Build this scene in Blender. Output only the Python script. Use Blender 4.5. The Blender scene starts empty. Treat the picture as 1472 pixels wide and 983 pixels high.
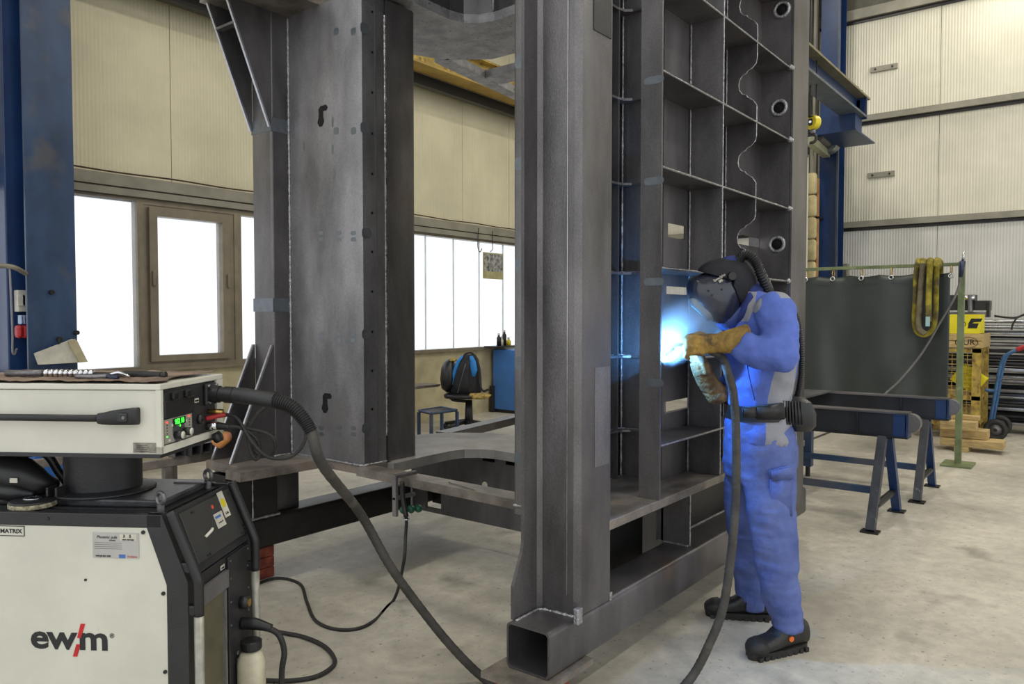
import bpy, bmesh, math, random
from mathutils import Vector, Matrix, noise
random.seed(7)
V=Vector; pi=math.pi
S=bpy.context.scene; COL=S.collection
# ---------------------------------------------------------------- camera
F_PX=1100.0; CAM=V((0,0,1.55))
YAW=math.radians(37.8395); PIT=math.radians(-2.0305)
FW=V((math.cos(YAW)*math.cos(PIT),math.sin(YAW)*math.cos(PIT),math.sin(PIT)))
RT=V((math.sin(YAW),-math.cos(YAW),0)); UP=RT.cross(FW)
cd=bpy.data.cameras.new('camera'); cam=bpy.data.objects.new('camera',cd); COL.objects.link(cam)
cam.matrix_world=Matrix((( RT.x,UP.x,-FW.x,CAM.x),(RT.y,UP.y,-FW.y,CAM.y),(RT.z,UP.z,-FW.z,CAM.z),(0,0,0,1)))
cd.sensor_width=36; cd.lens=36*F_PX/1472; cd.clip_end=200; S.camera=cam
# ---------------------------------------------------------------- world, exposure
w=bpy.data.worlds.new('sky'); S.world=w; w.use_nodes=True
w.node_tree.nodes['Background'].inputs[0].default_value=(0.95,0.98,1.0,1)
w.node_tree.nodes['Background'].inputs[1].default_value=1.12
S.view_settings.view_transform='Standard'; S.view_settings.look='None'; S.view_settings.gamma=1
S.view_settings.exposure=0.28
ARC_E=85; FUME=26.0
# ---------------------------------------------------------------- helpers
def P(px,py,ax,v):
    d=FW*F_PX+RT*(px-736)-UP*(py-491.5); t=(v-CAM[ax])/d[ax]; return CAM+d*t
def lin(c): return tuple((x/12.92 if x<=.04045 else ((x+.055)/1.055)**2.4) for x in [k/255 for k in c])
def mat(name,rgb,rough=.5,metal=0,var=.15,scale=6,bump=0,bscale=60,rgb2=None,emit=None,stretch=None,trans=0,grime=None,coat=0):
    m=bpy.data.materials.new(name); m.use_nodes=True; nt=m.node_tree; N=nt.nodes; Lk=nt.links
    b=N['Principled BSDF']; c=lin(rgb); b.inputs['Roughness'].default_value=rough; b.inputs['Metallic'].default_value=metal
    b.inputs['Base Color'].default_value=(*c,1)
    if coat: b.inputs['Coat Weight'].default_value=coat
    tc=N.new('ShaderNodeTexCoord'); mp=N.new('ShaderNodeMapping'); Lk.new(tc.outputs['Object'],mp.inputs[0])
    if stretch: mp.inputs['Scale'].default_value=stretch
    if var:
        n=N.new('ShaderNodeTexNoise'); n.inputs['Scale'].default_value=scale; n.inputs['Detail'].default_value=6; n.inputs['Roughness'].default_value=.6
        Lk.new(mp.outputs[0],n.inputs[0]); r=N.new('ShaderNodeValToRGB')
        c2=lin(rgb2) if rgb2 else tuple(x*(1-var*1.6) for x in c)
        c1=c if rgb2 else tuple(min(1,x*(1+var*.8)) for x in c)
        r.color_ramp.elements[0].position=.36; r.color_ramp.elements[1].position=.64
        r.color_ramp.elements[0].color=(*c2,1); r.color_ramp.elements[1].color=(*c1,1)
        Lk.new(n.outputs[0],r.inputs[0]); out=r.outputs[0]
        if grime:
            n2=N.new('ShaderNodeTexNoise'); n2.inputs['Scale'].default_value=grime[1]; n2.inputs['Detail'].default_value=8; Lk.new(tc.outputs['Object'],n2.inputs[0])
            r2=N.new('ShaderNodeValToRGB'); r2.color_ramp.elements[0].position=grime[2]; r2.color_ramp.elements[1].position=min(1,grime[2]+.12)
            r2.color_ramp.elements[0].color=(0,0,0,1); r2.color_ramp.elements[1].color=(grime[3],)*3+(1,)
            Lk.new(n2.outputs[0],r2.inputs[0]); mx=N.new('ShaderNodeMix'); mx.data_type='RGBA'
            Lk.new(r2.outputs[0],mx.inputs['Factor']); Lk.new(out,mx.inputs['A']); mx.inputs['B'].default_value=(*lin(grime[0]),1); out=mx.outputs['Result']
        Lk.new(out,b.inputs['Base Color'])
        if metal>.3 and bump:
            n4=N.new('ShaderNodeTexNoise'); n4.inputs['Scale'].default_value=150; n4.inputs['Detail'].default_value=2; Lk.new(tc.outputs['Object'],n4.inputs[0]); r4=N.new('ShaderNodeValToRGB'); r4.color_ramp.elements[0].position=.3; r4.color_ramp.elements[1].position=.7; r4.color_ramp.elements[0].color=(.86,.86,.86,1); r4.color_ramp.elements[1].color=(1.12,1.12,1.12,1); Lk.new(n4.outputs[0],r4.inputs[0]); x4=N.new('ShaderNodeMix'); x4.data_type='RGBA'; x4.blend_type='MULTIPLY'; x4.inputs['Factor'].default_value=1; Lk.new(out,x4.inputs['A']); Lk.new(r4.outputs[0],x4.inputs['B']); Lk.new(x4.outputs['Result'],b.inputs['Base Color'])
        if metal>.3:
            mr=N.new('ShaderNodeMapRange'); mr.inputs['To Min'].default_value=rough-.09; mr.inputs['To Max'].default_value=rough+.12
            Lk.new(n.outputs[0],mr.inputs[0]); Lk.new(mr.outputs[0],b.inputs['Roughness'])
    if bump:
        n3=N.new('ShaderNodeTexNoise'); n3.inputs['Scale'].default_value=bscale; n3.inputs['Detail'].default_value=3; Lk.new(mp.outputs[0],n3.inputs[0])
        bp=N.new('ShaderNodeBump'); bp.inputs['Strength'].default_value=bump; bp.inputs['Distance'].default_value=.01
        Lk.new(n3.outputs[0],bp.inputs['Height']); Lk.new(bp.outputs[0],b.inputs['Normal'])
    if emit: b.inputs['Emission Color'].default_value=(*lin(emit[0]),1); b.inputs['Emission Strength'].default_value=emit[1]
    if trans: b.inputs['Transmission Weight'].default_value=trans
    return m
def tag(o,label=None,cat=None,group=None,kind=None):
    for k,v in (('label',label),('category',cat),('group',group),('kind',kind)):
        if v: o[k]=v
    return o
def thing(name,label,cat,loc=(0,0,0),rz=0,group=None):
    o=bpy.data.objects.new(name,None); COL.objects.link(o); o.empty_display_size=.1
    o.matrix_world=Matrix.Translation(V(loc))@Matrix.Rotation(rz,4,'Z'); return tag(o,label,cat,group)
def wm(o):
    m=o.matrix_basis.copy()
    while o.parent: o=o.parent; m=o.matrix_basis@m
    return m
def obj(name,bm,m,parent=None,smooth=False,local=False,label=None,kind=None):
    if isinstance(bm,bmesh.types.BMesh):
        me=bpy.data.meshes.new(name); bmesh.ops.recalc_face_normals(bm,faces=bm.faces[:]); bm.to_mesh(me); bm.free()
    else: me=bm
    if not me.materials: me.materials.append(m)
    if smooth:
        for p in me.polygons: p.use_smooth=True
        if smooth=='auto':
            try: me.set_sharp_from_angle(angle=math.radians(35))
            except Exception: pass
    if parent and not local: me.transform(wm(parent).inverted())
    o=bpy.data.objects.new(name,me); COL.objects.link(o)
    if parent: o.parent=parent
    if label: o['label']=label
    if kind: o['kind']=kind
    return o
def nb(): return bmesh.new()
def box(bm,x0,x1,y0,y1,z0,z1,M=None,bev=0):
    vs=[bm.verts.new((x,y,z)) for x in (x0,x1) for y in (y0,y1) for z in (z0,z1)]
    fs=[bm.faces.new([vs[i] for i in f]) for f in ((0,1,3,2),(4,6,7,5),(0,4,5,1),(2,3,7,6),(0,2,6,4),(1,5,7,3))]
    if bev:
        es=list({e for f in fs for e in f.edges}); r=bmesh.ops.bevel(bm,geom=es,offset=bev,segments=2,affect='EDGES',profile=.5)
        vs=list({v for f in r['faces'] for v in f.verts}|{v for v in vs if v.is_valid})
    if M is not None:
        for v in vs: v.co=M@v.co
    return bm
def bx(*a,**k): return box(nb(),*a,**k)
def prism(bm,pts,ax,lo,hi):
    # pts 2d in the remaining axes order; extruded along ax
    def mk(p,h):
        c=[0,0,0]; o=[i for i in range(3) if i!=ax]; c[o[0]],c[o[1]]=p; c[ax]=h; return bm.verts.new(c)
    a=[mk(p,lo) for p in pts]; b=[mk(p,hi) for p in pts]; n=len(pts)
    bm.faces.new(a); bm.faces.new(b[::-1])
    for i in range(n): bm.faces.new((a[i],a[(i+1)%n],b[(i+1)%n],b[i]))
    return bm
def spline(pts,n):
    pts=[V(p) for p in pts]
    if len(pts)==2: return [pts[0].lerp(pts[1],i/n) for i in range(n+1)]
    q=[2*pts[0]-pts[1]]+pts+[2*pts[-1]-pts[-2]]; out=[]
    segs=len(pts)-1
    for i in range(n+1):
        t=i/n*segs; k=min(int(t),segs-1); u=t-k; a,b,c,d=q[k:k+4]
        out.append(.5*((2*b)+(c-a)*u+(2*a-5*b+4*c-d)*u*u+(3*b-a-3*c+d)*u**3))
    return out
def tube(bm,pts,r,seg=10,n=None,sm=True,cap=True,flat=1):
    ps=spline(pts,n or max(8,8*(len(pts)-1))) if sm else [V(p) for p in pts]
    N=len(ps); rings=[]; up=None
    for i,p in enumerate(ps):
        t=(ps[min(i+1,N-1)]-ps[max(i-1,0)]).normalized()
        if up is None: up=t.orthogonal().normalized()
        else:
            up=(up-t*up.dot(t)); up=up.normalized() if up.length>1e-6 else t.orthogonal().normalized()
        s=t.cross(up); 
        if callable(r): rr=r(i/(N-1))
        elif isinstance(r,(list,tuple)):
            f=i/(N-1)*(len(r)-1); k=min(int(f),len(r)-2); rr=r[k]+(r[k+1]-r[k])*(f-k)
        else: rr=r
        rings.append([bm.verts.new(p+(up*math.cos(2*pi*j/seg)*flat+s*math.sin(2*pi*j/seg))*rr) for j in range(seg)])
    for a,b in zip(rings,rings[1:]):
        for j in range(seg): bm.faces.new((a[j],a[(j+1)%seg],b[(j+1)%seg],b[j]))
    if cap: bm.faces.new(rings[0][::-1]); bm.faces.new(rings[-1])
    return bm
def cyl(bm,a,b,r,seg=16,r2=None): return tube(bm,[a,b],[r,r2 if r2 is not None else r],seg=seg,sm=False)
def lathe(bm,prof,c=(0,0,0),seg=24,M=None):
    rings=[]; c=V(c)
    for r,z in prof:
        rings.append([bm.verts.new(V((max(r,1e-4)*math.cos(2*pi*j/seg),max(r,1e-4)*math.sin(2*pi*j/seg),z))) for j in range(seg)])
    for a,b in zip(rings,rings[1:]):
        for j in range(seg): bm.faces.new((a[j],a[(j+1)%seg],b[(j+1)%seg],b[j]))
    bm.faces.new(rings[0][::-1]); bm.faces.new(rings[-1])
    for ri in rings:
        for v in ri: v.co=(M@v.co if M is not None else v.co)+c
    return bm
def aim(d,roll=0):
    d=V(d).normalized(); return d.to_track_quat('Z','Y').to_matrix().to_4x4()
def torus(bm,c,R,r,nrm=(0,0,1),seg=20,ss=8,arc=1.0):
    M=aim(nrm); c=V(c); k=seg if arc>=1 else seg+1; rings=[]
    for i in range(k):
        a=2*pi*arc*i/seg
        rings.append([bm.verts.new(c+(M@V(((R+r*math.cos(2*pi*j/ss))*math.cos(a),(R+r*math.cos(2*pi*j/ss))*math.sin(a),r*math.sin(2*pi*j/ss))))) for j in range(ss)])
    m=k if arc>=1 else k-1
    for i in range(m):
        a,b=rings[i],rings[(i+1)%k]
        for j in range(ss): bm.faces.new((a[j],a[(j+1)%ss],b[(j+1)%ss],b[j]))
    return bm
def holed(bm,ax,v0,v1,u0,u1,w0,w1,holes):
    us=sorted({u0,u1,*[h[0] for h in holes],*[h[1] for h in holes]}); ws=sorted({w0,w1,*[h[2] for h in holes],*[h[3] for h in holes]})
    for a,b in zip(us,us[1:]):
        for c,d in zip(ws,ws[1:]):
            mu,mw=(a+b)/2,(c+d)/2
            if any(h[0]<mu<h[1] and h[2]<mw<h[3] for h in holes): continue
            if ax==1: box(bm,a,b,v0,v1,c,d)
            elif ax==0: box(bm,v0,v1,a,b,c,d)
            else: box(bm,a,b,c,d,v0,v1)
    return bm
def loft(bm,rings,seg=24,e=1.0):
    R=[]
    for c,a,b in rings:
        ring=[]
        for j in range(seg):
            t=2*pi*j/seg; cs,sn=math.cos(t),math.sin(t)
            ring.append(bm.verts.new(V(c)+V(a)*math.copysign(abs(cs)**e,cs)+V(b)*math.copysign(abs(sn)**e,sn)))
        R.append(ring)
    for a,b in zip(R,R[1:]):
        for j in range(seg): bm.faces.new((a[j],a[(j+1)%seg],b[(j+1)%seg],b[j]))
    bm.faces.new(R[0][::-1]); bm.faces.new(R[-1]); return bm
def ball(bm,c,r,sc=(1,1,1),seg=16):
    M=Matrix.Translation(V(c))@Matrix.Diagonal((*sc,1)); bmesh.ops.create_uvsphere(bm,u_segments=seg,v_segments=seg//2+2,radius=r,matrix=M); return bm
def fuse(bm,vox=.012,smooth=5):
    me=bpy.data.meshes.new('tmp'); bmesh.ops.recalc_face_normals(bm,faces=bm.faces[:]); bm.to_mesh(me); bm.free()
    o=bpy.data.objects.new('tmp',me); COL.objects.link(o)
    m=o.modifiers.new('r','REMESH'); m.mode='VOXEL'; m.voxel_size=vox
    s=o.modifiers.new('s','SMOOTH'); s.factor=.5; s.iterations=smooth
    dg=bpy.context.evaluated_depsgraph_get(); out=bpy.data.meshes.new_from_object(o.evaluated_get(dg))
    bpy.data.objects.remove(o); bpy.data.meshes.remove(me); return out
def text(s,size,M,m,parent,name='lettering',depth=.0008,bold=0,sx=1,space=1):
    c=bpy.data.curves.new('t','FONT'); c.body=s; c.size=size; c.extrude=depth; c.align_x='CENTER'; c.align_y='CENTER'; c.offset=bold; c.space_character=space; c.resolution_u=3
    o=bpy.data.objects.new('t',c); COL.objects.link(o); dg=bpy.context.evaluated_depsgraph_get()
    me=bpy.data.meshes.new_from_object(o.evaluated_get(dg)); bpy.data.objects.remove(o); me.materials.clear()
    me.transform(M@Matrix.Diagonal((sx,1,1,1))); return obj(name,me,m,parent,local=True)
def frame(o,x,y):  # matrix with given origin, x and y axes
    x=V(x).normalized(); y=V(y).normalized(); z=x.cross(y); return Matrix(((x.x,y.x,z.x,o[0]),(x.y,y.y,z.y,o[1]),(x.z,y.z,z.z,o[2]),(0,0,0,1)))
# ---------------------------------------------------------------- materials
steel=mat('mill_scale_steel',(110,107,108),.36,.62,.3,2.6,.12,220,grime=((112,88,66),1.6,.64,.4),stretch=(1,1,.35))
steel_l=mat('bright_mill_steel',(128,126,128),.36,.6,.26,3,.15,260,stretch=(1,1,.4))
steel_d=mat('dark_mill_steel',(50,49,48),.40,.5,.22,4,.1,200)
steel_r=mat('rusty_plate_steel',(138,130,122),.45,.4,.3,5,.15,200,grime=((128,84,50),5,.62,.5))
steel_s=mat('scaled_grey_plate',(170,168,170),.55,.2,.2,9,.2,120,rgb2=(132,130,132),grime=((50,50,54),46,.60,.8))
weldm=mat('weld_bead_steel',(176,176,178),.32,.85,.2,60,.6,150)
cutm=mat('bright_cut_edge',(190,190,195),.3,.9,.1,30)
heat=mat('heat_tint_mark',(112,118,124),.34,.6,.1,20)
bluep=mat('blue_painted_steel',(44,66,98),.42,.0,.22,3,.05,80,grime=((90,84,74),3,.55,.5),stretch=(1,1,.5))
blued=mat('deep_blue_paint',(22,50,94),.4,0,.15,3,.05)
cream=mat('cream_wall_panel',(206,200,172),.55,0,.07,1.2)
creamt=mat('grey_girt_paint',(136,132,118),.5,0,.12,3)
white_w=mat('lower_pale_panel',(206,204,196),.55,0,.06,1.5)
conc_w=mat('beige_concrete_plinth',(176,166,134),.85,0,.18,2,.4,60)
winfr=mat('window_frame_brown',(128,118,100),.45,.2,.12,5)
black=mat('black_plastic',(30,30,32),.42,0,.1,8)
blackm=mat('black_powder_coat',(44,44,46),.45,.1,.15,6,.15,200)
blackr=mat('black_rubber',(38,37,36),.6,0,.2,20,.3,120)
hosem=mat('worn_hose_sleeve',(66,63,59),.75,0,.25,9,.3,90,grime=((110,104,94),8,.6,.5))
offw=mat('offwhite_enamel',(205,203,190),.42,0,.06,3,.03,60,grime=((120,106,84),7,.68,.5))
redm=mat('red_plastic',(170,36,40),.5,0,.1,6)
greenp=mat('olive_green_paint',(112,124,86),.5,0,.2,6,.1,grime=((160,160,140),20,.64,.6))
yell=mat('yellow_paint',(214,196,40),.45,0,.1,6)
yelld=mat('rusty_yellow_paint',(182,156,74),.6,0,.25,9,.2,grime=((104,70,40),12,.52,.8))
wood=mat('pale_pine_wood',(190,164,112),.7,0,.18,9,.2,60,stretch=(6,1,6))
leather=mat('tan_glove_leather',(166,134,62),.75,0,.3,14,.35,120,rgb2=(112,88,42),grime=((60,46,34),16,.55,.8))
leatherd=mat('dirty_dark_leather',(92,74,50),.75,0,.3,16,.4,120,grime=((40,32,28),14,.5,.8))
bluec=mat('royal_blue_workwear',(84,106,184),.85,0,.14,7,1.0,15)
greyc=mat('grey_workwear_panel',(136,138,146),.85,0,.1,5,.25,900)
navy=mat('navy_hood_cloth',(40,52,110),.9,0,.15,8,.2,400)
brassm=mat('brass',(190,160,90),.3,.9,.1,9)
chrome=mat('chrome',(215,215,218),.18,1,.05,9)
redbrick=mat('red_brick_clay',(128,62,46),.85,0,.3,20,.4,120)
skin=mat('skin',(196,150,126),.5,0,.05,8)
lens=mat('visor_lens',(120,190,200),.08,.3,0)
paper=mat('aged_paper',(200,196,182),.8,0,.12,8)
def floor_mat():
    m=mat('worn_concrete_floor',(196,190,176),.5,0,.16,1.1,.06,40,grime=((92,88,82),2.2,.60,.55)); nt=m.node_tree; N=nt.nodes; L=nt.links; b=N['Principled BSDF']
    src=b.inputs['Base Color'].links[0].from_socket
    tc=N.new('ShaderNodeTexCoord'); n=N.new('ShaderNodeTexNoise'); n.inputs['Scale'].default_value=34; n.inputs['Detail'].default_value=5; L.new(tc.outputs['Object'],n.inputs[0])
    r=N.new('ShaderNodeValToRGB'); r.color_ramp.elements[0].position=.27; r.color_ramp.elements[1].position=.37; r.color_ramp.elements[0].color=(.32,.31,.30,1); r.color_ramp.elements[1].color=(1,1,1,1); L.new(n.outputs[0],r.inputs[0])
    mx=N.new('ShaderNodeMix'); mx.data_type='RGBA'; mx.blend_type='MULTIPLY'; mx.inputs['Factor'].default_value=.8; L.new(src,mx.inputs['A']); L.new(r.outputs[0],mx.inputs['B']); 
    n2=N.new('ShaderNodeTexNoise'); n2.inputs['Scale'].default_value=11; n2.inputs['Detail'].default_value=9; n2.inputs['Roughness'].default_value=.7; L.new(tc.outputs['Object'],n2.inputs[0])
    r2=N.new('ShaderNodeValToRGB'); r2.color_ramp.elements[0].position=.3; r2.color_ramp.elements[1].position=.7; r2.color_ramp.elements[0].color=(.66,.66,.67,1); r2.color_ramp.elements[1].color=(1.1,1.09,1.06,1); L.new(n2.outputs[0],r2.inputs[0])
    m2=N.new('ShaderNodeMix'); m2.data_type='RGBA'; m2.blend_type='MULTIPLY'; m2.inputs['Factor'].default_value=.75; L.new(mx.outputs['Result'],m2.inputs['A']); L.new(r2.outputs[0],m2.inputs['B']); L.new(m2.outputs['Result'],b.inputs['Base Color']); return m
def rib_mat(name,rgb,ax,freq):
    m=mat(name,rgb,.5,0,.08,.9); nt=m.node_tree; N=nt.nodes; L=nt.links; b=N['Principled BSDF']
    tc=N.new('ShaderNodeTexCoord'); sp=N.new('ShaderNodeSeparateXYZ'); L.new(tc.outputs['Object'],sp.inputs[0])
    mu=N.new('ShaderNodeMath'); mu.operation='MULTIPLY'; mu.inputs[1].default_value=freq*2*pi; L.new(sp.outputs[ax],mu.inputs[0])
    si=N.new('ShaderNodeMath'); si.operation='SINE'; L.new(mu.outputs[0],si.inputs[0])
    bp=N.new('ShaderNodeBump'); bp.inputs['Strength'].default_value=.5; bp.inputs['Distance'].default_value=.0035; L.new(si.outputs[0],bp.inputs['Height']); L.new(bp.outputs[0],b.inputs['Normal']); return m
ribx=rib_mat('cream_ribbed_cladding_x',(208,201,172),0,27); riby=rib_mat('cream_ribbed_cladding_y',(208,204,186),1,26); riblow=rib_mat('pale_ribbed_cladding',(204,202,196),1,26)
# ---------------------------------------------------------------- setting
fl=obj('floor',bx(-6,14,-8,9,-.2,0),floor_mat()); fl['kind']='structure'
jm=mat('floor_joint_dark',(70,66,60),.9,0,.1,5)
for a,b_ in ((P(150,860,2,0),P(395,983,2,0)),):
    o=obj('floor_joint',tube(nb(),[(a.x,a.y,0),((a.x+b_.x)/2+.02,(a.y+b_.y)/2,0),(b_.x,b_.y,0)],.004,seg=6,n=20),jm,fl)
YW=7.78; XB=12.8; ZC=7.4
WL=obj('wall_left',bx(-5,XB,YW,YW+.25,0,1.0),conc_w); WL['kind']='structure'
x=-5.0
k=0
while x<XB-.01:
    x1=min(x+1.15,XB); obj('panel',bx(x+.004,x1-.004,YW+.01,YW+.12,2.94,ZC),ribx,WL); x=x1
# dark backing so panel joints read as seams
obj('girt',bx(-5,XB,YW-.05,YW+.14,2.82,2.935),creamt,WL); obj('girt',bx(-5,XB,YW-.07,YW+.02,2.735,2.80),creamt,WL); obj('girt',bx(-5,XB,YW,YW+.14,2.70,2.83),winfr,WL)
obj('cable_run',tube(nb(),[(xx,YW-.06,2.955+.006*math.sin(xx*5)) for xx in [i*.6-3 for i in range(26)]],.008,seg=6),mat('brown_cable',(70,48,34),.7),WL)
obj('joint_backing',bx(-5,XB,YW+.13,YW+.2,2.83,ZC),steel_d,WL)
# window band
glass=bpy.data.materials.new('window_glazing'); glass.use_nodes=True
_n=glass.node_tree; _n.nodes.clear(); _o=_n.nodes.new('ShaderNodeOutputMaterial'); _t=_n.nodes.new('ShaderNodeBsdfTransparent'); _t.inputs[0].default_value=(.97,.98,1,1)
_g=_n.nodes.new('ShaderNodeBsdfTranslucent'); _g.inputs[0].default_value=(.95,.97,1,1); _m=_n.nodes.new('ShaderNodeMixShader'); _m.inputs[0].default_value=.12
_n.links.new(_t.outputs[0],_m.inputs[1]); _n.links.new(_g.outputs[0],_m.inputs[2]); _n.links.new(_m.outputs[0],_o.inputs[0])
def WX(px,py): return P(px,py,1,YW).x
edges=[-5.0,-3.6,-2.2,-.9,.3,1.5,2.55,WX(200,400),WX(341,400),6.3]
def win(n,x0,x1,sash=False,fw=.045):
    t=tag(bpy.data.objects.new('window_%d'%n,None),kind='structure'); COL.objects.link(t); t.location=(x0,YW,1.0)
    z0,z1=1.0,2.72; f=nb(); y0,y1=YW-.02,YW+.1
    for a in ((x0,x0+fw,z0+fw,z1-fw),(x1-fw,x1,z0+fw,z1-fw),(x0,x1,z0,z0+fw),(x0,x1,z1-fw,z1)): box(f,a[0],a[1],y0,y1,a[2],a[3])
    obj('window_frame',f,winfr,t)
    if sash:
        f=nb(); a0,a1,b0,b1=x0+.09,x1-.12,z0+.07,z1-.07; s=.085
        for a in ((a0,a0+s,b0+.06,b1-s),(a1-s,a1,b0+.06,b1-s),(a0,a1,b0,b0+.06),(a0,a1,b1-s,b1)): box(f,a[0],a[1],y0-.03,y1-.02,a[2],a[3])
        so=obj('sash',f,winfr,t)
        for hx in (a0+.02,a1-.04): obj('hinge',bx(hx,hx+.03,y0-.055,y0-.03,1.85,2.0,bev=.005),winfr,so)
        obj('pane',bx(a0+s,a1-s,y0+.04,y0+.046,b0+.05,b1-s+.01),glass,so)
        for b0_,b1_ in ((x0+fw,a0),(a1,x1-fw)): obj('infill',bx(b0_,b1_,y0+.01,y1,z0+fw,z1-fw),winfr,t)
        obj('infill',bx(a0,a1,y0+.01,y1,b1,z1-fw),winfr,t); obj('infill',bx(a0,a1,y0+.01,y1,z0+fw,b0),winfr,t)
    else: obj('pane',bx(x0+fw,x1-fw,y0+.04,y0+.046,z0+fw,z1-fw),glass,t)
for i,(a,b_) in enumerate(zip(edges,edges[1:])): win(i+1,a,b_,sash=(i==7),fw=.045 if i!=6 else .02)
# glazing strips further along: translucent planks with thin joints
t=tag(bpy.data.objects.new('window_20',None),kind='structure'); COL.objects.link(t); t.location=(6.3,YW,1.0)
x=6.35; step=WX(655,430)-WX(615,430)
xs=[6.35]+[WX(615,430)+step*k_ for k_ in range(-1,9)]; xs=[q for q in xs if 6.3<q<XB-.05]+[XB-.03]; xs=sorted(set(xs))
for a,b_ in zip(xs,xs[1:]): obj('pane',bx(a+.002,b_-.002,YW+.03,YW+.04,1.05,2.71),glass,t)
for a in xs: obj('glazing_bar',bx(a-.004,a+.004,YW+.035,YW+.06,1.05,2.71),mat('pale_joint_strip',(190,192,190),.6),t)
obj('window_sill',bx(6.3,XB,YW-.05,YW+.1,1.0,1.045),winfr,t)
o=obj('trim_1',bx(-5,6.3,YW-.05,YW+.1,.97,1.0),winfr); o['kind']='structure'
# back wall
WB=obj('wall_back',bx(XB,XB+.1,-8,YW+.2,0,1.2),white_w); WB['kind']='structure'
for z0,z1,mm in ((1.2,2.86,riblow),(3.0,4.48,riby),(4.62,6.06,riby)):
    y=-8.0
    while y<YW: obj('panel',bx(XB,XB+.1,y+.004,y+1.996,z0,z1),mm,WB); y+=2.0
for z0,z1 in ((2.86,3.0),(4.48,4.62),(6.06,6.26)):
    obj('girt',bx(XB-.08,XB+.08,-8,YW,z0+.05,z1),creamt,WB); obj('girt',bx(XB-.02,XB+.08,-8,YW,z0,z0+.05),steel_d,WB)
obj('upper_cladding',bx(XB,XB+.1,-8,YW+.2,6.26,ZC),mat('dark_upper_cladding',(92,90,80),.7),WB)
for px,py in ((1271,98),(1267,251)):
    c=P(px,py,0,XB); bk=obj('wall_bracket',bx(XB-.03,XB,c.y-.19,c.y+.19,c.z-.04,c.z+.04,bev=.004),creamt,WB)
    for s in (-.12,.12): obj('bolt',cyl(nb(),(XB-.045,c.y+s,c.z),(XB-.03,c.y+s,c.z),.015,8),steel_d,bk)
ce=obj('ceiling',bx(-.5,XB+.2,-8,YW+.25,ZC,ZC+.15),mat('grey_roof_deck',(120,116,104),.8)); ce['kind']='structure'
# hall luminaires
for lx,ly in ((2.0,-2.5),(2.0,2.2),(5.8,-2.5),(5.8,2.2),(9.6,-1.6),(9.6,3.4),(12.0,.9)):
    t=thing('ceiling_lamp','hall luminaire under the roof, %s'%{(2.0,-2.5):'right one above the camera',(2.0,2.2):'above the welding machine',(5.8,-2.5):'right of the trestles',(5.8,2.2):'behind the ribbed frame column',(9.6,-1.6):'before the bar stock rack',(9.6,3.4):'beside the jib beam',(12.0,.9):'close to the back wall'}[(lx,ly)],'lamp',(lx,ly,ZC),group='hall luminaires under the roof')
    obj('housing',bx(lx-.7,lx+.7,ly-.15,ly+.15,ZC-.14,ZC-.06,bev=.01),creamt,t); obj('bracket',bx(lx-.05,lx+.05,ly-.05,ly+.05,ZC-.06,ZC),creamt,t)
    d=bpy.data.lights.new('lamp','AREA'); d.shape='RECTANGLE'; d.size=1.3; d.size_y=.26; d.energy=85; d.color=(1,.95,.84)
    l=bpy.data.objects.new('lamp_light',d); COL.objects.link(l); l.parent=t; l.location=(0,0,-.16)
# crane runway beam along the left wall
a=P(598,92,1,7.3); z=a.z
t=thing('crane_runway_beam','yellow crane runway beam high along the window wall','beam',(7.7,7.25,z))
obj('web',bx(-5,XB-.05,7.28,7.30,z,z+.34),yelld,t); obj('flange',bx(-5,XB-.05,7.15,7.43,z-.03,z),mat('ochre_beam_paint',(170,140,66),.5,0,.15,3),t); obj('flange_shadow_strip',bx(-5,XB-.05,7.5,7.62,z-.16,z-.02),black,t); obj('flange',bx(-5,XB-.05,7.17,7.41,z+.34,z+.36),yelld,t); obj('rail',bx(-5,XB-.05,7.26,7.32,z+.36,z+.41),steel_r,t)  # added black strip stands in for the shadow under the lower flange
# ---------------------------------------------------------------- blue hall column at left
c0=P(37,400,1,7.2); c1=P(108,400,1,7.2); cw=c1.x-c0.x
t=thing('blue_column','wide blue steel hall column at the left edge of the photo','column',(c0.x,7.2,0))
obj('flange',bx(c0.x,c1.x,7.18,7.21,0,ZC,bev=.004),bluep,t); obj('web',bx((c0.x+c1.x)/2-.01,(c0.x+c1.x)/2+.01,7.2,7.6,0,ZC),blued,t); obj('flange',bx(c0.x-.02,c1.x-.02,7.6,7.63,0,ZC),blued,t)
for px,py in ((84,487),(109,478),(73,420)):
    q=P(px,py,1,7.175); obj('bolt',cyl(nb(),(q.x,7.14,q.z),(q.x,7.18,q.z),.02,10),steel_d,t)
q=P(4,300,1,7.5)
t=thing('blue_wall_post','deep blue steel post just left of the wide blue column','column',(q.x,7.5,0))
obj('post',bx(q.x,P(45,300,1,7.5).x,7.45,7.7,0,ZC,bev=.01),blued,t)
# clipboard papers leaning on the column
t=thing('paper_folder','worn paper folder hanging tilted from a bolt on the blue column','folder',tuple(P(85,510,1,7.1)))
q=[P(*k_,1,7.1) for k_ in ((49,508),(104,487),(110,490),(125,520),(55,524))]
obj('cover',prism(nb(),[(p_.x,p_.z) for p_ in q],1,7.08,7.11),paper,t)
q=[P(*k_,1,7.07) for k_ in ((97,491),(107,487),(125,520),(113,521))]; obj('side_flap',prism(nb(),[(p_.x,p_.z) for p_ in q],1,7.05,7.08),mat('yellowed_card',(176,166,136),.8),t)
q=P(84,487,1,7.09); obj('hanging_wire',cyl(nb(),(q.x,7.09,q.z),(q.x+.01,7.09,q.z-.17),.008,6),steel_d,t)
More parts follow.
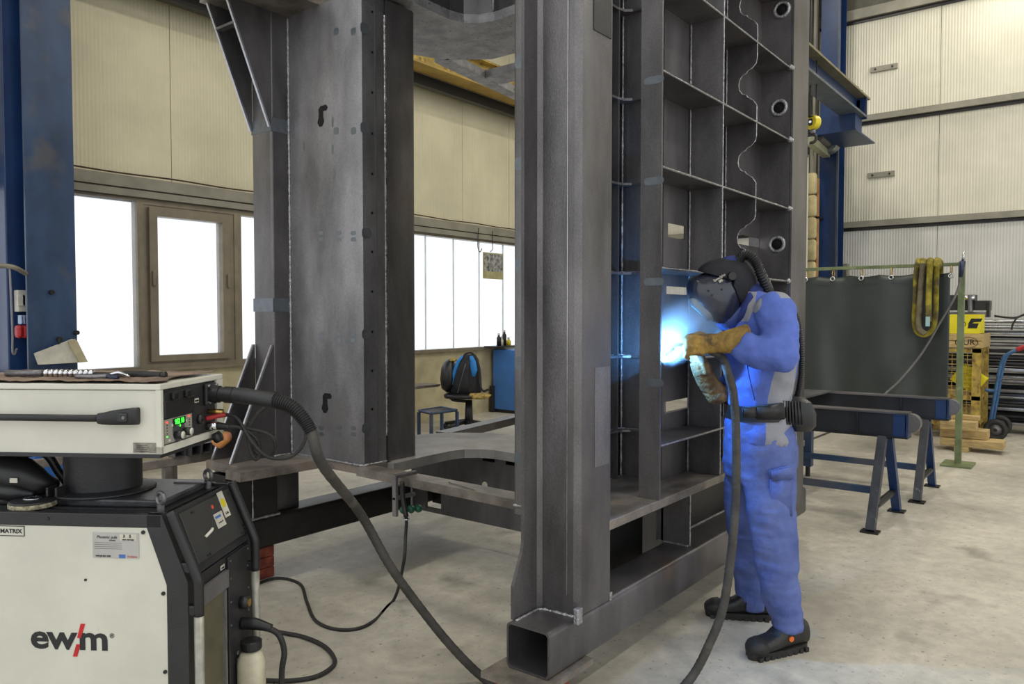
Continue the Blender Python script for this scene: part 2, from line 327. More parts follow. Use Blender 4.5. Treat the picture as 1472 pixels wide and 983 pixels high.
# lamp arm and switch socket
t=thing('curved_lamp_arm','thin curved grey pipe arm with a hanging hook rod left of the blue column','rod',tuple(P(14,384,1,7.0)))
obj('arm',tube(nb(),[P(-20,383,1,7.0),P(5,382,1,7.0),P(22,385,1,7.0),P(37,393,1,7.15)],.02,seg=8),creamt,t)
obj('hook_rod',tube(nb(),[P(14,385,1,7.0),P(16,430,1,7.0),P(18,480,1,7.0),P(18,505,1,7.0),P(21,509,1,7.0),P(23,503,1,7.0),P(25,501,1,7.0)],.008,seg=6,n=40),steel_l,t)
t=thing('switch_box','white wall socket box on the deep blue post','switch box',tuple(P(30,433,1,7.4)))
a,b_=P(23,417,1,7.4),P(39,448,1,7.4); obj('housing',bx(a.x,b_.x,7.36,7.45,b_.z,a.z,bev=.006),paper,t); 
for fx in (.28,.72): q=a.x+(b_.x-a.x)*fx; obj('cover_flap',bx(q-.03,q+.03,7.345,7.36,b_.z+.05,a.z-.04,bev=.004),offw,t)
t=thing('red_cable_sockets','two red power sockets with pale blue plugs below the white switch box','socket',tuple(P(32,475,1,7.35)))
for px in (26,34):
    a,b_=P(px-5,467,1,7.35),P(px+4,486,1,7.35); obj('socket',bx(a.x,b_.x,7.28,7.38,b_.z,a.z,bev=.025),redm,t)
for px in (28,32,36): a,b_=P(px-1.5,453,1,7.35),P(px+1.5,466,1,7.35); obj('plug',bx(a.x,b_.x,7.3,7.37,b_.z,a.z,bev=.006),mat('pale_blue_plastic',(170,190,220),.4),t)
#PART2
# ---------------------------------------------------------------- welded steel frame
steel_p=mat('plain_grey_plate',(150,147,144),.5,.25,.15,4,.1,160)
FR=thing('welded_steel_frame','huge welded grey steel frame of box tubes, columns and ribbed shelves that the man welds','steel frame',(2.29,1.603,.19))
def fp(name,bm,m=steel,sm=False,label=None): return obj(name,bm,m,FR,smooth=sm,label=label)
def rsq(y0,y1,z0,z1,r,n=4):
    out=[]
    for cx,cy,a in ((y1-r,z1-r,0),(y0+r,z1-r,90),(y0+r,z0+r,180),(y1-r,z0+r,270)):
        for i in range(n+1): t_=math.radians(a+90*i/n); out.append((cx+r*math.cos(t_),cy+r*math.sin(t_)))
    return out
def rhs(x0,x1,y0,y1,z0,z1,r=.022,th=.009,ax=0):
    bm=nb()
    if ax==0: A,B=rsq(y0,y1,z0,z1,r),rsq(y0+th,y1-th,z0+th,z1-th,r-th*.8); lo,hi=x0,x1
    elif ax==1: A,B=rsq(x0,x1,z0,z1,r),rsq(x0+th,x1-th,z0+th,z1-th,r-th*.8); lo,hi=y0,y1
    else: A,B=rsq(x0,x1,y0,y1,r),rsq(x0+th,x1-th,y0+th,y1-th,r-th*.8); lo,hi=z0,z1
    def mk(p,h):
        c=[0,0,0]; o=[i for i in range(3) if i!=ax]; c[o[0]],c[o[1]]=p; c[ax]=h; return bm.verts.new(c)
    L=[[mk(p,h) for p in Q] for Q in (A,B) for h in (lo,hi)]; n=len(A)
    for i in range(n):
        j=(i+1)%n
        bm.faces.new((L[0][i],L[0][j],L[1][j],L[1][i])); bm.faces.new((L[2][j],L[2][i],L[3][i],L[3][j]))
        bm.faces.new((L[0][j],L[0][i],L[2][i],L[2][j])); bm.faces.new((L[1][i],L[1][j],L[3][j],L[3][i]))
    return bm
def bead(pts,r=.006,mm=None):
    L=sum((V(a)-V(b)).length for a,b in zip(pts,pts[1:])); n=max(12,min(240,int(L/.012)))
    ps=[]; 
    for a,b in zip(pts,pts[1:]):
        k=max(2,int(n*(V(b)-V(a)).length/max(L,.01))); ps+=[V(a).lerp(V(b),i/k) for i in range(k)]
    ps.append(V(pts[-1])); rr=[r*random.uniform(.7,1.3) for _ in ps]
    fp('weld_bead',tube(nb(),ps,rr,seg=6,sm=False),mm or weldm,True)
Z0,Z1=.19,.37; ZS=.70; ZTOP=5.4
# base tubes
fp('base_tube',rhs(2.29,5.35,1.603,1.805,Z0,Z1),steel_d if 0 else steel,'auto')
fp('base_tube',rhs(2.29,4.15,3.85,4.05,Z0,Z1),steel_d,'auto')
# tube mouth rim
# near Z column
pts=[(2.30,1.785),(2.46,1.785),(2.478,1.77),(2.483,1.625),(2.505,1.603),(2.725,1.603),(2.725,1.613),(2.511,1.613),(2.493,1.629),(2.49,1.78),(2.47,1.80),(2.30,1.80)]
def zcol(pts,lo,hi): return prism(nb(),pts,2,lo,hi)
upper=[(2.375 if p[0]==2.30 else p[0],p[1]) for p in pts]
fp('near_column',zcol(upper,Z1,ZTOP),steel_l if 0 else steel,'auto')
bm=nb(); prism(bm,[(2.31,Z1),(2.375,Z1),(2.375,.66),(2.365,.62),(2.31,.50)],1,1.786,1.80); fp('column_foot_gusset',bm)
# back leg of the near column (closes the box)
fp('column_side_plate',bx(2.49,2.73,1.80,1.812,Z1,ZTOP),steel)
# bright scribe line and inset strip
fp('scribe_line',bx(2.4785,2.4812,1.652,1.655,.45,4.5),cutm)
fp('inset_plate',bx(2.60,2.715,1.6005,1.6035,.94,1.34,bev=.001),steel_l,label='bright inset plate on the column side')
fp('inset_plate',bx(2.58,2.715,1.5995,1.6035,2.66,3.2,bev=.001),steel_d)
bead([(2.31,1.775,Z1),(2.455,1.775,Z1+.002),(2.472,1.75,Z1),(2.478,1.62,Z1),(2.49,1.598,Z1+.004)],.007)
fp('weld_tab',bx(2.44,2.475,1.575,1.598,Z1-.012,Z1+.05,bev=.004),weldm); fp('weld_tab',bx(2.72,2.74,1.597,1.612,Z1-.004,Z1+.03,bev=.004),weldm)
# grid base plate
fp('grid_base_plate',bx(2.72,5.3,1.60,2.02,ZS-.04,ZS,bev=.003),steel_r)
fp('support_plate',bx(3.60,3.612,1.655,1.84,Z1,ZS-.04),steel)
bead([(3.60,1.84,Z1+.003),(3.597,1.655,Z1+.003)]); bead([(3.6,1.65,Z1),(3.6,1.65,ZS-.04)],.004)
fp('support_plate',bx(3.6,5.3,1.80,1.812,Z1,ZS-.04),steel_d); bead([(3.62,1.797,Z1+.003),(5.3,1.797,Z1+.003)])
fp('support_plate',bx(2.9,3.6,1.92,1.935,Z0,ZS-.04),steel_d); 
# grid: front strip, shelves, webs, back panels
XS_=3.17; XW1=3.86; XW2=4.345; XC=4.92
fp('front_strip',bx(XS_-.012,XS_,1.60,1.705,ZS,ZTOP),steel)
ZSH=[.948,1.334,1.764,2.221,2.651,3.10,3.55,4.0]
for i,zz in enumerate(ZSH):
    out=[(2.74,1.985),(3.43,1.985),(3.475,1.975),(3.50,1.94),(3.50,1.83),(3.42,1.73),(3.30,1.70),(XS_+.001,1.70),(XS_+.001,1.602),(XC,1.602),(XC,1.79),(3.56,1.79),(3.53,1.83),(3.53,2.02),(2.74,2.02)]
    fp('shelf_plate',prism(nb(),out,2,zz-.006,zz+.006),steel)
    bead([(XS_+.006,1.603,zz),(XC,1.603,zz)],.0035)
    bead([(2.9,2.013,zz+.008),(3.5,2.013,zz+.008),(3.527,1.99,zz+.008),(3.527,1.84,zz+.008)],.005)
    bead([(XC-.03,1.60,zz),(XC+.015,1.597,zz)],.016)
# webs
fp('web_plate',bx(XW1-.006,XW1+.006,1.605,1.79,ZS,ZTOP),steel); bead([(XW1,1.603,ZS),(XW1,1.603,4.2)],.0035)
bead([(XW1-.009,1.782,ZS),(XW1-.009,1.782,4.2)],.005)
fp('web_plate',bx(3.44,3.45,1.985,2.02,ZS,ZTOP),steel)
# scalloped web
bm=nb(); pr=[]
zz=ZS
def scal(z0,z1):
    pts=[]; c=(z0+z1)/2
    pts+=[(1.605,z0)]
    pts+=[(1.605,c-.13),(1.625,c-.10),(1.66,c-.075)]
    for k_ in range(7): a=-pi/2+pi*k_/6; pts.append((1.668+.045*math.cos(a)*1.0,c+.062*math.sin(a)))
    pts+=[(1.66,c+.075),(1.635,c+.085),(1.61,c+.11),(1.605,c+.14),(1.605,z1)]
    return pts
lv=[ZS]+ZSH+[4.45]
pts=[]
for a,b_ in zip(lv,lv[1:]):
    pts+= scal(a+.002,b_-.002) if b_-a>.3 and a>1.7 else [(1.605,a+.002),(1.605,b_-.002)]
poly=pts+[(1.79,4.45),(1.79,ZS)]
fp('scalloped_web_plate',prism(nb(),poly,0,XW2-.006,XW2+.006),steel)
bead([(XW2-.003,p_[0]-.001,p_[1]) for p_ in pts if p_[1]<4.2],.0035); bead([(XW2-.009,1.782,ZS),(XW2-.009,1.782,4.2)],.005)
# back panels with window cut-outs
def hole(px0,px1,py0,py1): a,b_=P(px0,py0,1,1.795),P(px1,py1,1,1.795); return (a.x,b_.x,b_.z,a.z)
H=[hole(959,984,320,345),hole(955,988,411,424),hole(953,993,578,584),hole(1060,1090,336,356)]
fp('back_panel',holed(nb(),1,1.79,1.80,3.56,XC,ZS,ZTOP,H),steel)
h=H[2]; fp('slot_rim',bx(h[0],h[1],1.783,1.79,h[2]-.006,h[2]),weldm)
bm=nb(); arc=[]
for k_ in range(9): a=-pi/2-(pi/2)*k_/8; arc.append((3.60+.06*math.cos(a),1.85+.06*math.sin(a)))
prism(bm,arc+[(3.55,2.03),(3.56,2.03),(3.56,1.80)],2,ZS,ZTOP); fp('rounded_post',bm,steel_l,'auto')
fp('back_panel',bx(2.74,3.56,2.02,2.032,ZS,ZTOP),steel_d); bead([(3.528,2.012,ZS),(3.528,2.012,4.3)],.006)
# right column with holes
col=nb(); 
holed(col,0,XC,XC+.012,1.60,1.86,ZS-.3,ZTOP,[])
box(col,XC,5.225,1.585,1.597,.28,ZTOP); box(col,5.213,5.225,1.597,1.86,.40,ZTOP)
fp('right_column',col,steel)
for px,py in ((1124,14),(1120,155),(1117,351)):
    q=P(px,py,0,XC); hh=fp('bolt_hole',cyl(nb(),(XC-.003,q.y,q.z),(XC+.001,q.y,q.z),.033,20),mat('hole_dark_%d'%px,(6,6,8),.9) if px==1124 else bpy.data.materials['hole_dark_1124'],True)
    fp('hole_rim',torus(nb(),(XC-.003,q.y,q.z),.045,.012,(1,0,0),24,8),weldm,True)
# inner right box leg seen beside the near column
fp('inner_column',rhs(2.69,2.9,1.96,2.085,.66,ZTOP,.02,.01,2),steel_l,'auto')
bead([(2.685,1.97,.70),(2.685,2.08,.70)],.007)

# left box leg
LX,LY=2.845,3.28
pl=[(2.86,3.93),(2.86,3.31),(2.875,3.285),(2.90,3.28),(3.035,3.28),(3.035,3.292),(2.905,3.292),(2.888,3.298),(2.872,3.315),(2.872,3.93)]
holes=[]
fp('box_leg_plate',prism(nb(),pl,2,ZS,3.34),steel_l,'auto')
fp('box_leg_channel',prism(nb(),[(3.05,3.275),(3.25,3.275),(3.275,3.285),(3.285,3.31),(3.285,3.93),(3.27,3.93),(3.27,3.32),(3.045,3.32)],2,ZS,3.34),steel,'auto')
fp('box_leg_back',bx(2.87,3.28,3.92,3.93,ZS,3.34),steel_d); fp('box_leg_filler',bx(3.03,3.055,3.30,3.32,ZS,3.34),steel_d)
bead([(3.043,3.286,.85),(3.043,3.286,3.25)],.010); bead([(2.856,3.925,ZS),(2.856,3.925,3.33)],.008)
bead([(2.853,3.92,ZS+.004),(2.853,3.29,ZS+.004),(2.87,3.272,ZS+.004),(3.03,3.272,ZS+.004)],.008)
darkh=mat('key_hole_dark',(4,4,6),.9)
for zc in (None,1,2):
    if zc is None: continue
    c=P(461 if zc==1 else 467,168 if zc==1 else 580,0,2.859)
    pts2=[(-.028,.055),(-.045,.045),(.032,.055)]
    kp=[(.03,-.03),(.012,-.055),(-.012,-.055),(-.03,-.03),(-.022,0),(-.022,.03),(-.05,.03),(-.062,.045),(-.05,.062),(.0,.062),(.018,.045),(.018,0)]
    kp=[(.035*0+a*1.0,b) for a,b in kp]
    fp('key_hole',prism(nb(),[(c.y-a,c.z+b) for a,b in [(-x_,z_) for x_,z_ in kp]],0,2.8575,2.8605),darkh)
# heat marks
def mark(c,ax,wd,ht):
    bm=nb(); 
    d=bmesh.ops
    pts=[]
    for k_ in range(14): a=2*pi*k_/14; pts.append((c[1 if ax==0 else 0]+wd*abs(math.cos(a))**.6*math.copysign(1,math.cos(a)),c[2]+ht*abs(math.sin(a))**.6*math.copysign(1,math.sin(a))))
    prism(bm,pts,ax,c[ax]-.0006,c[ax]+.0006); fp('heat_mark',bm,heat)
for py in (335,480,615):
    for px in (462,487,508): c=P(px,py,0,2.8595); mark(c,0,.022,.012); c=P(px,py+9,0,2.8595); mark(c,0,.022,.012)
    c=P(527,py,1,3.2795); mark(c,1,.035,.028)
for py in (45,188):
    for px in (483,508): c=P(px,py,0,2.8595); mark(c,0,.022,.02)
    c=P(524,py-4,1,3.2795); mark(c,1,.03,.03)
for px,py in ((478,215),(480,250),(437,210),(480,445),(483,565),(478,175)): c=P(px,py,0,2.8595); mark(c,0,.008,.03)
for py in (88,235,380,522,660): c=P(749,py,0,2.6895); mark(c,0,.035,.03)
for py in (17,75,133,192,250,306,362,419,477,533,588):
    c=P(535,py,1,3.279); fp('pin_hole',cyl(nb(),(c.x,3.2785,c.z),(c.x,3.281,c.z),.008,8),darkh)
for py in (115,260,405,550): c=P(940,py,0,XS_-.0125); mark(c,0,.05,.018)
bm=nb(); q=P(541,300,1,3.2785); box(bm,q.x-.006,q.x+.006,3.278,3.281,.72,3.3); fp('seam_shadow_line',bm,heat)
# left square column with gussets
fp('left_column',rhs(2.735,2.915,3.93,4.13,Z1,3.34,.018,.01,2),steel,'auto')
def gus(y,top):
    if top: pts=[(2.735,2.66),(2.735,3.34),(2.50,3.34),(2.46,3.34)]
    else: pts=[(2.735,1.37),(2.735,ZS),(2.45,ZS)]
    fp('gusset_plate',prism(nb(),pts,1,y-.006,y+.006),steel)
    a,b_=((2.733,2.66),(2.46,3.34)) if top else ((2.733,1.37),(2.45,ZS))
    bm=nb(); prism(bm,[(a[0]-.012,a[1]),(a[0],a[1]),(b_[0],b_[1]),(b_[0]-.012,b_[1])],1,y-.008,y+.008); fp('gusset_edge',bm,cutm)
for y in (3.935,4.125): gus(y,True); gus(y,False)
fp('gusset_rib',bx(2.50,2.54,3.94,4.12,3.20,3.215),steel_l)
for zc in (1.62,2.69): fp('heat_band',bx(2.7335,2.9165,3.9285,4.13,zc-.05,zc+.03),heat)
# bracket plates, bottom and mirrored on top
for zt in (ZS-.05,3.34):
    fp('bracket_plate',prism(nb(),[(2.33,3.66),(2.86,3.63),(2.86,3.27),(3.05,3.25),(3.05,3.93),(2.93,4.15),(2.42,4.15),(2.42,3.80),(2.33,3.80)],2,zt,zt+.05),steel_r)
fp('support_box',rhs(2.36,2.70,3.853,4.02,Z1,ZS-.05,.004,.008,2),steel_d)
bead([(2.37,3.849,Z1+.004),(2.71,3.849,Z1+.004)],.009); bead([(2.53,3.851,Z1),(2.53,3.851,ZS-.05)],.005)
bead([(2.56,3.927,ZS),(2.56,3.927,ZS+.002)],.003)
bead([(2.73,3.925,ZS+.003),(2.86,3.925,ZS+.003)],.006)
# cross bars
def crossbar(z0,z1):
    fp('cross_bar',prism(nb(),[(2.75,1.70),(2.88,1.70),(2.92,3.28),(2.81,3.28)],2,z0,z1),steel_r)
crossbar(ZS-.045,ZS)
bead([(2.80,2.4,ZS+.003),(2.85,2.62,ZS+.003)],.003)
# curved plates (bottom and top)
CP=[(3.0,3.18),(3.52,3.26)]
CP=[(3.02,3.20),(3.30,3.22),(3.52,3.22),(3.62,3.19),(3.68,3.12),(3.71,3.02),(3.70,2.88),(3.68,2.72),(3.66,2.40),(3.64,1.94),(4.25,1.94),(4.25,3.48),(4.05,3.76),(3.55,3.98),(3.02,3.98)]
fp('curved_plate',prism(nb(),CP,2,ZS-.055,ZS),steel_p)
fp('curved_plate',prism(nb(),CP,2,3.36,3.415),steel_s)
def off(pts,d): return [(x_+d,y_+d*.6) for x_,y_ in pts]
rim=[(x_,y_) for x_,y_ in CP[:10]]
for (a,b_) in zip(rim,rim[1:]):
    bm=nb(); dx,dy=b_[0]-a[0],b_[1]-a[1]; L_=math.hypot(dx,dy); nx,ny=-dy/L_*.0+.0,0
    M_=Matrix.Translation((a[0]+.03,a[1]+.03,0))@Matrix.Rotation(math.atan2(dy,dx),4,'Z'); box(bm,-.002,L_+.002,-.006,.006,3.415,3.95,M_); fp('upper_web_plate',bm,steel)
bead([(x_+.02,y_+.02,3.418) for x_,y_ in rim],.007); bead([(3.70,3.02,3.42),(3.70,3.02,3.94)],.008)
fp('upper_cover_plate',prism(nb(),[(3.0,2.0),(4.2,2.0),(4.2,3.7),(3.0,3.9)],2,3.95,3.97),steel_d)
# rear channel below curved plate with slots
hl=[(2.10,2.30,.585,.65),(2.46,2.64,.585,.65),(3.35,3.55,.22,.42)]
q0=P(676,636,0,3.80)
holes=[]
for px0,px1,py0,py1 in ((694,711,652,665),(727,740,658,670),(612,634,702,733)):
    a,b_=P(px0,py0,0,3.79),P(px1,py1,0,3.79); holes.append((b_.y,a.y,b_.z,a.z))
fp('rear_channel_web',holed(nb(),0,3.79,3.81,1.82,3.84,Z0,ZS-.055,holes),steel)
fp('slot_backing',bx(4.0,4.02,1.9,3.84,Z0,ZS-.06),steel_d)
c=P(697,697,0,3.789); fp('drain_hole',cyl(nb(),(3.786,c.y,c.z),(3.79,c.y,c.z),.022,14),paper)
bead([(3.785,2.3,.365),(3.785,3.3,.365)],.004)
# rear bars
fp('rear_bar',prism(nb(),[(4.05,3.72),(5.3,3.9),(5.3,4.0),(4.05,3.85)],2,ZS-.06,ZS),steel); fp('rear_bar',prism(nb(),[(4.05,3.72),(5.3,3.9),(5.3,4.0),(4.05,3.85)],2,3.36,3.42),steel_s)
fp('rear_cross_bar',bx(5.2,5.36,1.8,4.0,ZS-.06,ZS),steel_l); fp('rear_cross_bar',bx(4.55,4.75,2.0,3.8,3.36,3.42),steel_s)
fp('rear_column',rhs(5.2,5.36,3.05,3.35,ZS,3.36,.02,.01,2),steel_d,'auto') if 0 else None
# small hook under base tube
t=thing('hook_bracket','small steel hook bracket under the right base tube near the far boot','hook',(3.95,1.60,.16)); 
obj('bracket',bx(3.93,3.97,1.575,1.60,.175,.185),steel_d,t); obj('hook',torus(nb(),(3.95,1.585,.155),.016,.006,(0,1,0),14,6),steel_d,t,True)
# supports: brick piles and the rusty floor plate under the near corner
def bricks(x0,y0,nx,lab):
    zb=0.0; rows=['bottom','middle','top']; h=.0625
    for k_ in range(3):
        for i in range(nx):
            t=obj('brick',bx(x0+i*.215,x0+i*.215+.208,y0,y0+.10,zb+.001,zb+h-.002,bev=.004),redbrick); tag(t,'red clay brick under the left base tube, %s course, %s'%(rows[k_],['near end','middle one','far end'][i]),'brick','red bricks under the left base tube')
        zb+=h+.0008
bricks(2.26,3.87,2,'')
a=P(700,983,2,0)
for i,(zz,ex) in enumerate(((0,0),(.062,.0),(.124,0))):
    if i==2: o=obj('steel_packing_plate',prism(nb(),[(2.20,1.58),(2.56,1.58),(2.56,1.86),(2.20,1.86)],2,.165,.189),steel_r); tag(o,'rusty flat steel plate packed under the open end of the near base tube','plate')
    else:
        for j in range(2): o=obj('brick',bx(2.24+.005*i,2.45,1.62+j*.11,1.72+j*.11,.002+i*.081,.078+i*.0815,bev=.004),redbrick); tag(o,'red clay brick under the rusty packing plate, %s course, %s'%(['lower','upper'][i],['right one','left one'][j]),'brick','red bricks under the near base tube')
# ---------------------------------------------------------------- earth clamp and cable
c=V((2.80,2.93,.70)); e0=P(578,684,0,2.80); 
t=thing('earth_clamp','steel screw clamp gripping the cross bar with a cable hanging down','clamp',tuple(e0))
obj('upper_jaw',bx(e0.x-.05,e0.x+.10,e0.y-.014,e0.y+.014,ZS,ZS+.018,bev=.003),steel_l,t); obj('spine',bx(e0.x-.06,e0.x-.04,e0.y-.014,e0.y+.014,.50,ZS+.018,bev=.003),steel_l,t)
obj('sliding_jaw',bx(e0.x-.06,e0.x+.09,e0.y-.012,e0.y+.012,.585,.603,bev=.003),steel_l,t); obj('screw',cyl(nb(),(e0.x+.07,e0.y,.53),(e0.x+.07,e0.y,.654),.006,8),steel_l,t)
hd=nb(); 
for k_ in range(3): ball(hd,(e0.x+.03+.035*k_,e0.y-.02*k_+.02,.515),.022)
obj('green_handle',hd,mat('green_grip',(24,92,66),.4),t,True,label='dark green knobbed grip')
g0=P(585,745,0,2.78); q1=P(630,800,2,.0)
pts=[P(578,692,0,2.76),P(579,715,0,2.76),P(584,743,0,2.76),P(583,770,0,2.75),P(580,810,0,2.70),Vector(P(566,862,2,.008)),P(530,897,2,.008),P(490,905,2,.008),P(455,893,2,.008),P(441,865,2,.008),P(432,840,2,.008),P(405,831,2,.008),P(380,835,2,.008),P(350,850,2,.008)]
bm=tube(nb(),pts,.0085,seg=8,n=160)
for v in bm.verts:
    if v.co.z<.001: v.co.z=.001
obj('cable',bm,blackr,t,True)
obj('cable_sleeve',tube(nb(),pts[:3],.013,seg=8),black,t,True); obj('ring_clip',torus(nb(),tuple(P(584,746,0,2.76)),.014,.003),chrome,t,True)
# ---------------------------------------------------------------- back-left: stool, chair, backpack, sill things
base=P(700,625,2,0)
cx_,cy_=P(670,618,2,0).x,P(670,618,2,0).y
t=thing('office_chair','worn black office chair by the plinth wall with torn yellow foam','chair',(cx_,cy_,0))
def C3(px,py,dd=0): # point on plane facing the camera through the chair
    n=V((FW.x,FW.y,0)).normalized(); d=FW*F_PX+RT*(px-736)-UP*(py-491.5); k_=(V((cx_,cy_,0))-CAM).dot(n)/d.dot(n); return CAM+d*k_-n*dd
sc=C3(671,570)
obj('seat',loft(nb(),[(C3(671,573),RT*.10,n_*.10) for n_ in [V((FW.x,FW.y,0))]]+[(C3(671,571),RT*.30,V((FW.x,FW.y,0))*.24),(C3(671,567),RT*.31,V((FW.x,FW.y,0))*.25),(C3(671,565),RT*.27,V((FW.x,FW.y,0))*.2)],20,.7),black,t,True)
obj('torn_foam',loft(nb(),[(C3(689,571,.15),RT*.12,V((FW.x,FW.y,0))*.10),(C3(690,566,.15),RT*.16,V((FW.x,FW.y,0))*.12),(C3(688,563.5,.12),RT*.10,V((FW.x,FW.y,0))*.1)],16,.8),mat('torn_yellow_foam',(176,150,84),.9,0,.4,30,.6,60),t,True)
bk=[]; 
bkr=[(564,.05),(558,.17),(545,.21),(530,.19),(520,.13),(516,.04)]
obj('backrest',loft(nb(),[(C3(644+(564-y)*.03,y,-.05),RT*(w_*.55),V((FW.x,FW.y,0))*w_) for y,w_ in bkr],18,.9),black,t,True)
obj('backrest_foam',loft(nb(),[(C3(651,519,-.02),RT*.06,V((FW.x,FW.y,0))*.08),(C3(651,515,-.02),RT*.05,V((FW.x,FW.y,0))*.05)],10),bpy.data.materials['torn_yellow_foam'],t,True)
obj('post',cyl(nb(),C3(674,575),C3(674,612),.045,12,.06),black,t,True)
obj('bracket',tube(nb(),[C3(646,562),C3(650,574),C3(672,577)],.02,seg=8),black,t,True)
fx=V((FW.x,FW.y,0))
for k_ in range(5):
    a=2*pi*k_/5+.5; e_=V((cx_+.33*math.cos(a),cy_+.33*math.sin(a),.07)); obj('foot_arm',tube(nb(),[(cx_,cy_,.12),e_],[.035,.022],seg=8,sm=False),black,t,True)
    obj('caster',cyl(nb(),e_+V((-.02,0,-.035)),e_+V((.02,0,-.035)),.034,14),black,t,True)
# backpack
t=thing('backpack','black backpack with bright blue panels sitting on the office chair','backpack',tuple(C3(674,566)))
def bp(y0,y1,prof): return [(C3(x_,y,.02),RT*w_,fx*d_) for x_,y,w_,d_ in prof]
obj('body',loft(nb(),bp(0,0,[(670,566,.19,.11),(670,560,.215,.13),(671,545,.2,.13),(673,530,.17,.12),(675,516,.12,.10),(676,509,.07,.06)]),22,.8),mat('black_bag_cloth',(34,34,38),.8,0,.2,20,.3,60),t,True)
bag=bpy.data.materials['black_bag_cloth']; blu=mat('bright_blue_bag_cloth',(44,130,206),.7,0,.1,10)
obj('front_pocket',loft(nb(),[(C3(x_,y,.12),RT*w_,fx*d_) for x_,y,w_,d_ in [(665,565,.10,.05),(664,550,.11,.07),(667,530,.08,.06),(671,516,.05,.04)]],16,.8),bag,t,True)
obj('blue_panel',loft(nb(),[(C3(x_,y,.10),RT*w_,fx*d_) for x_,y,w_,d_ in [(681,540,.03,.05),(682,530,.055,.06),(680,518,.045,.05),(678,511,.02,.03)]],12,.8),blu,t,True,label='bright blue panel')
obj('blue_panel',loft(nb(),[(C3(x_,y,.07),RT*w_,fx*d_) for x_,y,w_,d_ in [(652,552,.02,.05),(654,535,.035,.06),(660,518,.03,.05),(665,511,.015,.03)]],12,.8),blu,t,True,label='bright blue side panel')
obj('carry_handle',tube(nb(),[C3(665,514,.05),C3(670,508,.05),C3(678,507,.05),C3(684,512,.05)],.012,seg=6),bag,t,True)
obj('strap',tube(nb(),[C3(684,514,.1),C3(689,530,.13),C3(690,550,.14),C3(695,560,.16),C3(703,558,.16)],.016,seg=6),bag,t,True)
obj('zip',tube(nb(),[C3(659,563,.17),C3(664,545,.2),C3(668,530,.19),C3(672,516,.14)],.005,seg=5),steel_l,t)
# blue stool
q=[P(604,622,2,0),P(620,627,2,0),P(655,618,2,0),P(637,613,2,0)]
t=thing('blue_stool_table','small blue steel frame table with a worn top left of the office chair','table',tuple(q[1]))
tz=.38
q=[P(602,590,2,tz),P(620,594,2,tz),P(657,589,2,tz),P(635,585,2,tz)]
obj('table_top',prism(nb(),[(a.x,a.y) for a in q],2,tz-.02,tz),steel_d,t); 
for a,b_ in zip(q,q[1:]+q[:1]): obj('rail',tube(nb(),[a,b_],.014,seg=6,sm=False),bluep,t)
for a in q: obj('leg',bx(a.x-.016,a.x+.016,a.y-.016,a.y+.016,0,tz-.02),bluep,t)
# ledge, sill bottles, blue post, dark board
q=P(605,552,1,7.5); t=thing('side_bench','small bench whose worn top juts out beside the wide steel column left of the chair','bench',(q.x-.6,7.35,0)); obj('bench_top',prism(nb(),[(q.x-1.2,q.z-.03),(q.x+.05,q.z-.02),(q.x+.09,q.z+.01),(q.x-1.2,q.z+.02)],1,7.2,7.5),steel_r,t)
for bx_ in (-1.1,-.75):
    for by_ in (7.22,7.44): obj('leg',bx(q.x+bx_,q.x+bx_+.04,by_,by_+.04,0,q.z-.028),steel_d,t)
q=P(733,560,1,7.5); a=P(724,560,1,7.5)
t=thing('blue_cabinet','tall blue steel cabinet side by the plinth wall right of the office chair','cabinet',(q.x,7.45,0)); obj('body',bx(a.x,a.x+.6,7.25,7.72,.05,1.0,bev=.01),mat('bright_blue_paint',(66,120,190),.4,0,.08,3),t); obj('plinth',bx(a.x+.02,a.x+.58,7.28,7.7,0,.05),black,t); obj('door_handle',bx(a.x+.5,a.x+.52,7.22,7.25,.5,.7),chrome,t)
a,b_=P(706,575,1,7.72),P(724,575,1,7.72); o=obj('dark_rubber_mat',bx(a.x,b_.x,7.68,7.75,0.0,.42),blackr); tag(o,'dark rubber board leaning on the plinth behind the chair base','board')
a,b_=P(705,505,1,7.6),P(735,505,1,7.6); sh=tag(obj('sill_shelf',bx(a.x,b_.x,7.45,7.73,1.045,1.06),steel_d),'thin dark shelf on the window sill end carrying small bottles','shelf')
for i,(px,hh,r_,mm,lb) in enumerate(((717,.17,.035,steel_d,'dark grey tin at the left of the sill shelf'),(721,.12,.03,offw,'small pale bottle in the middle of the sill shelf'),(725,.22,.035,steel_d,'tall dark bottle with pale cap on the sill shelf'),(731,.10,.04,yell,'yellow capped jar at the right of the sill shelf'))):
    q=P(px,490,1,7.6); t=thing('bottle',lb,'bottle',(q.x,7.6,1.06)); obj('body',lathe(nb(),[(r_,0),(r_,hh*.75),(r_*.5,hh*.9),(r_*.5,hh)],(q.x,7.6,1.06),12),mm,t,True); obj('cap',cyl(nb(),(q.x,7.6,1.06+hh),(q.x,7.6,1.06+hh+.03),r_*.55,10),offw,t)
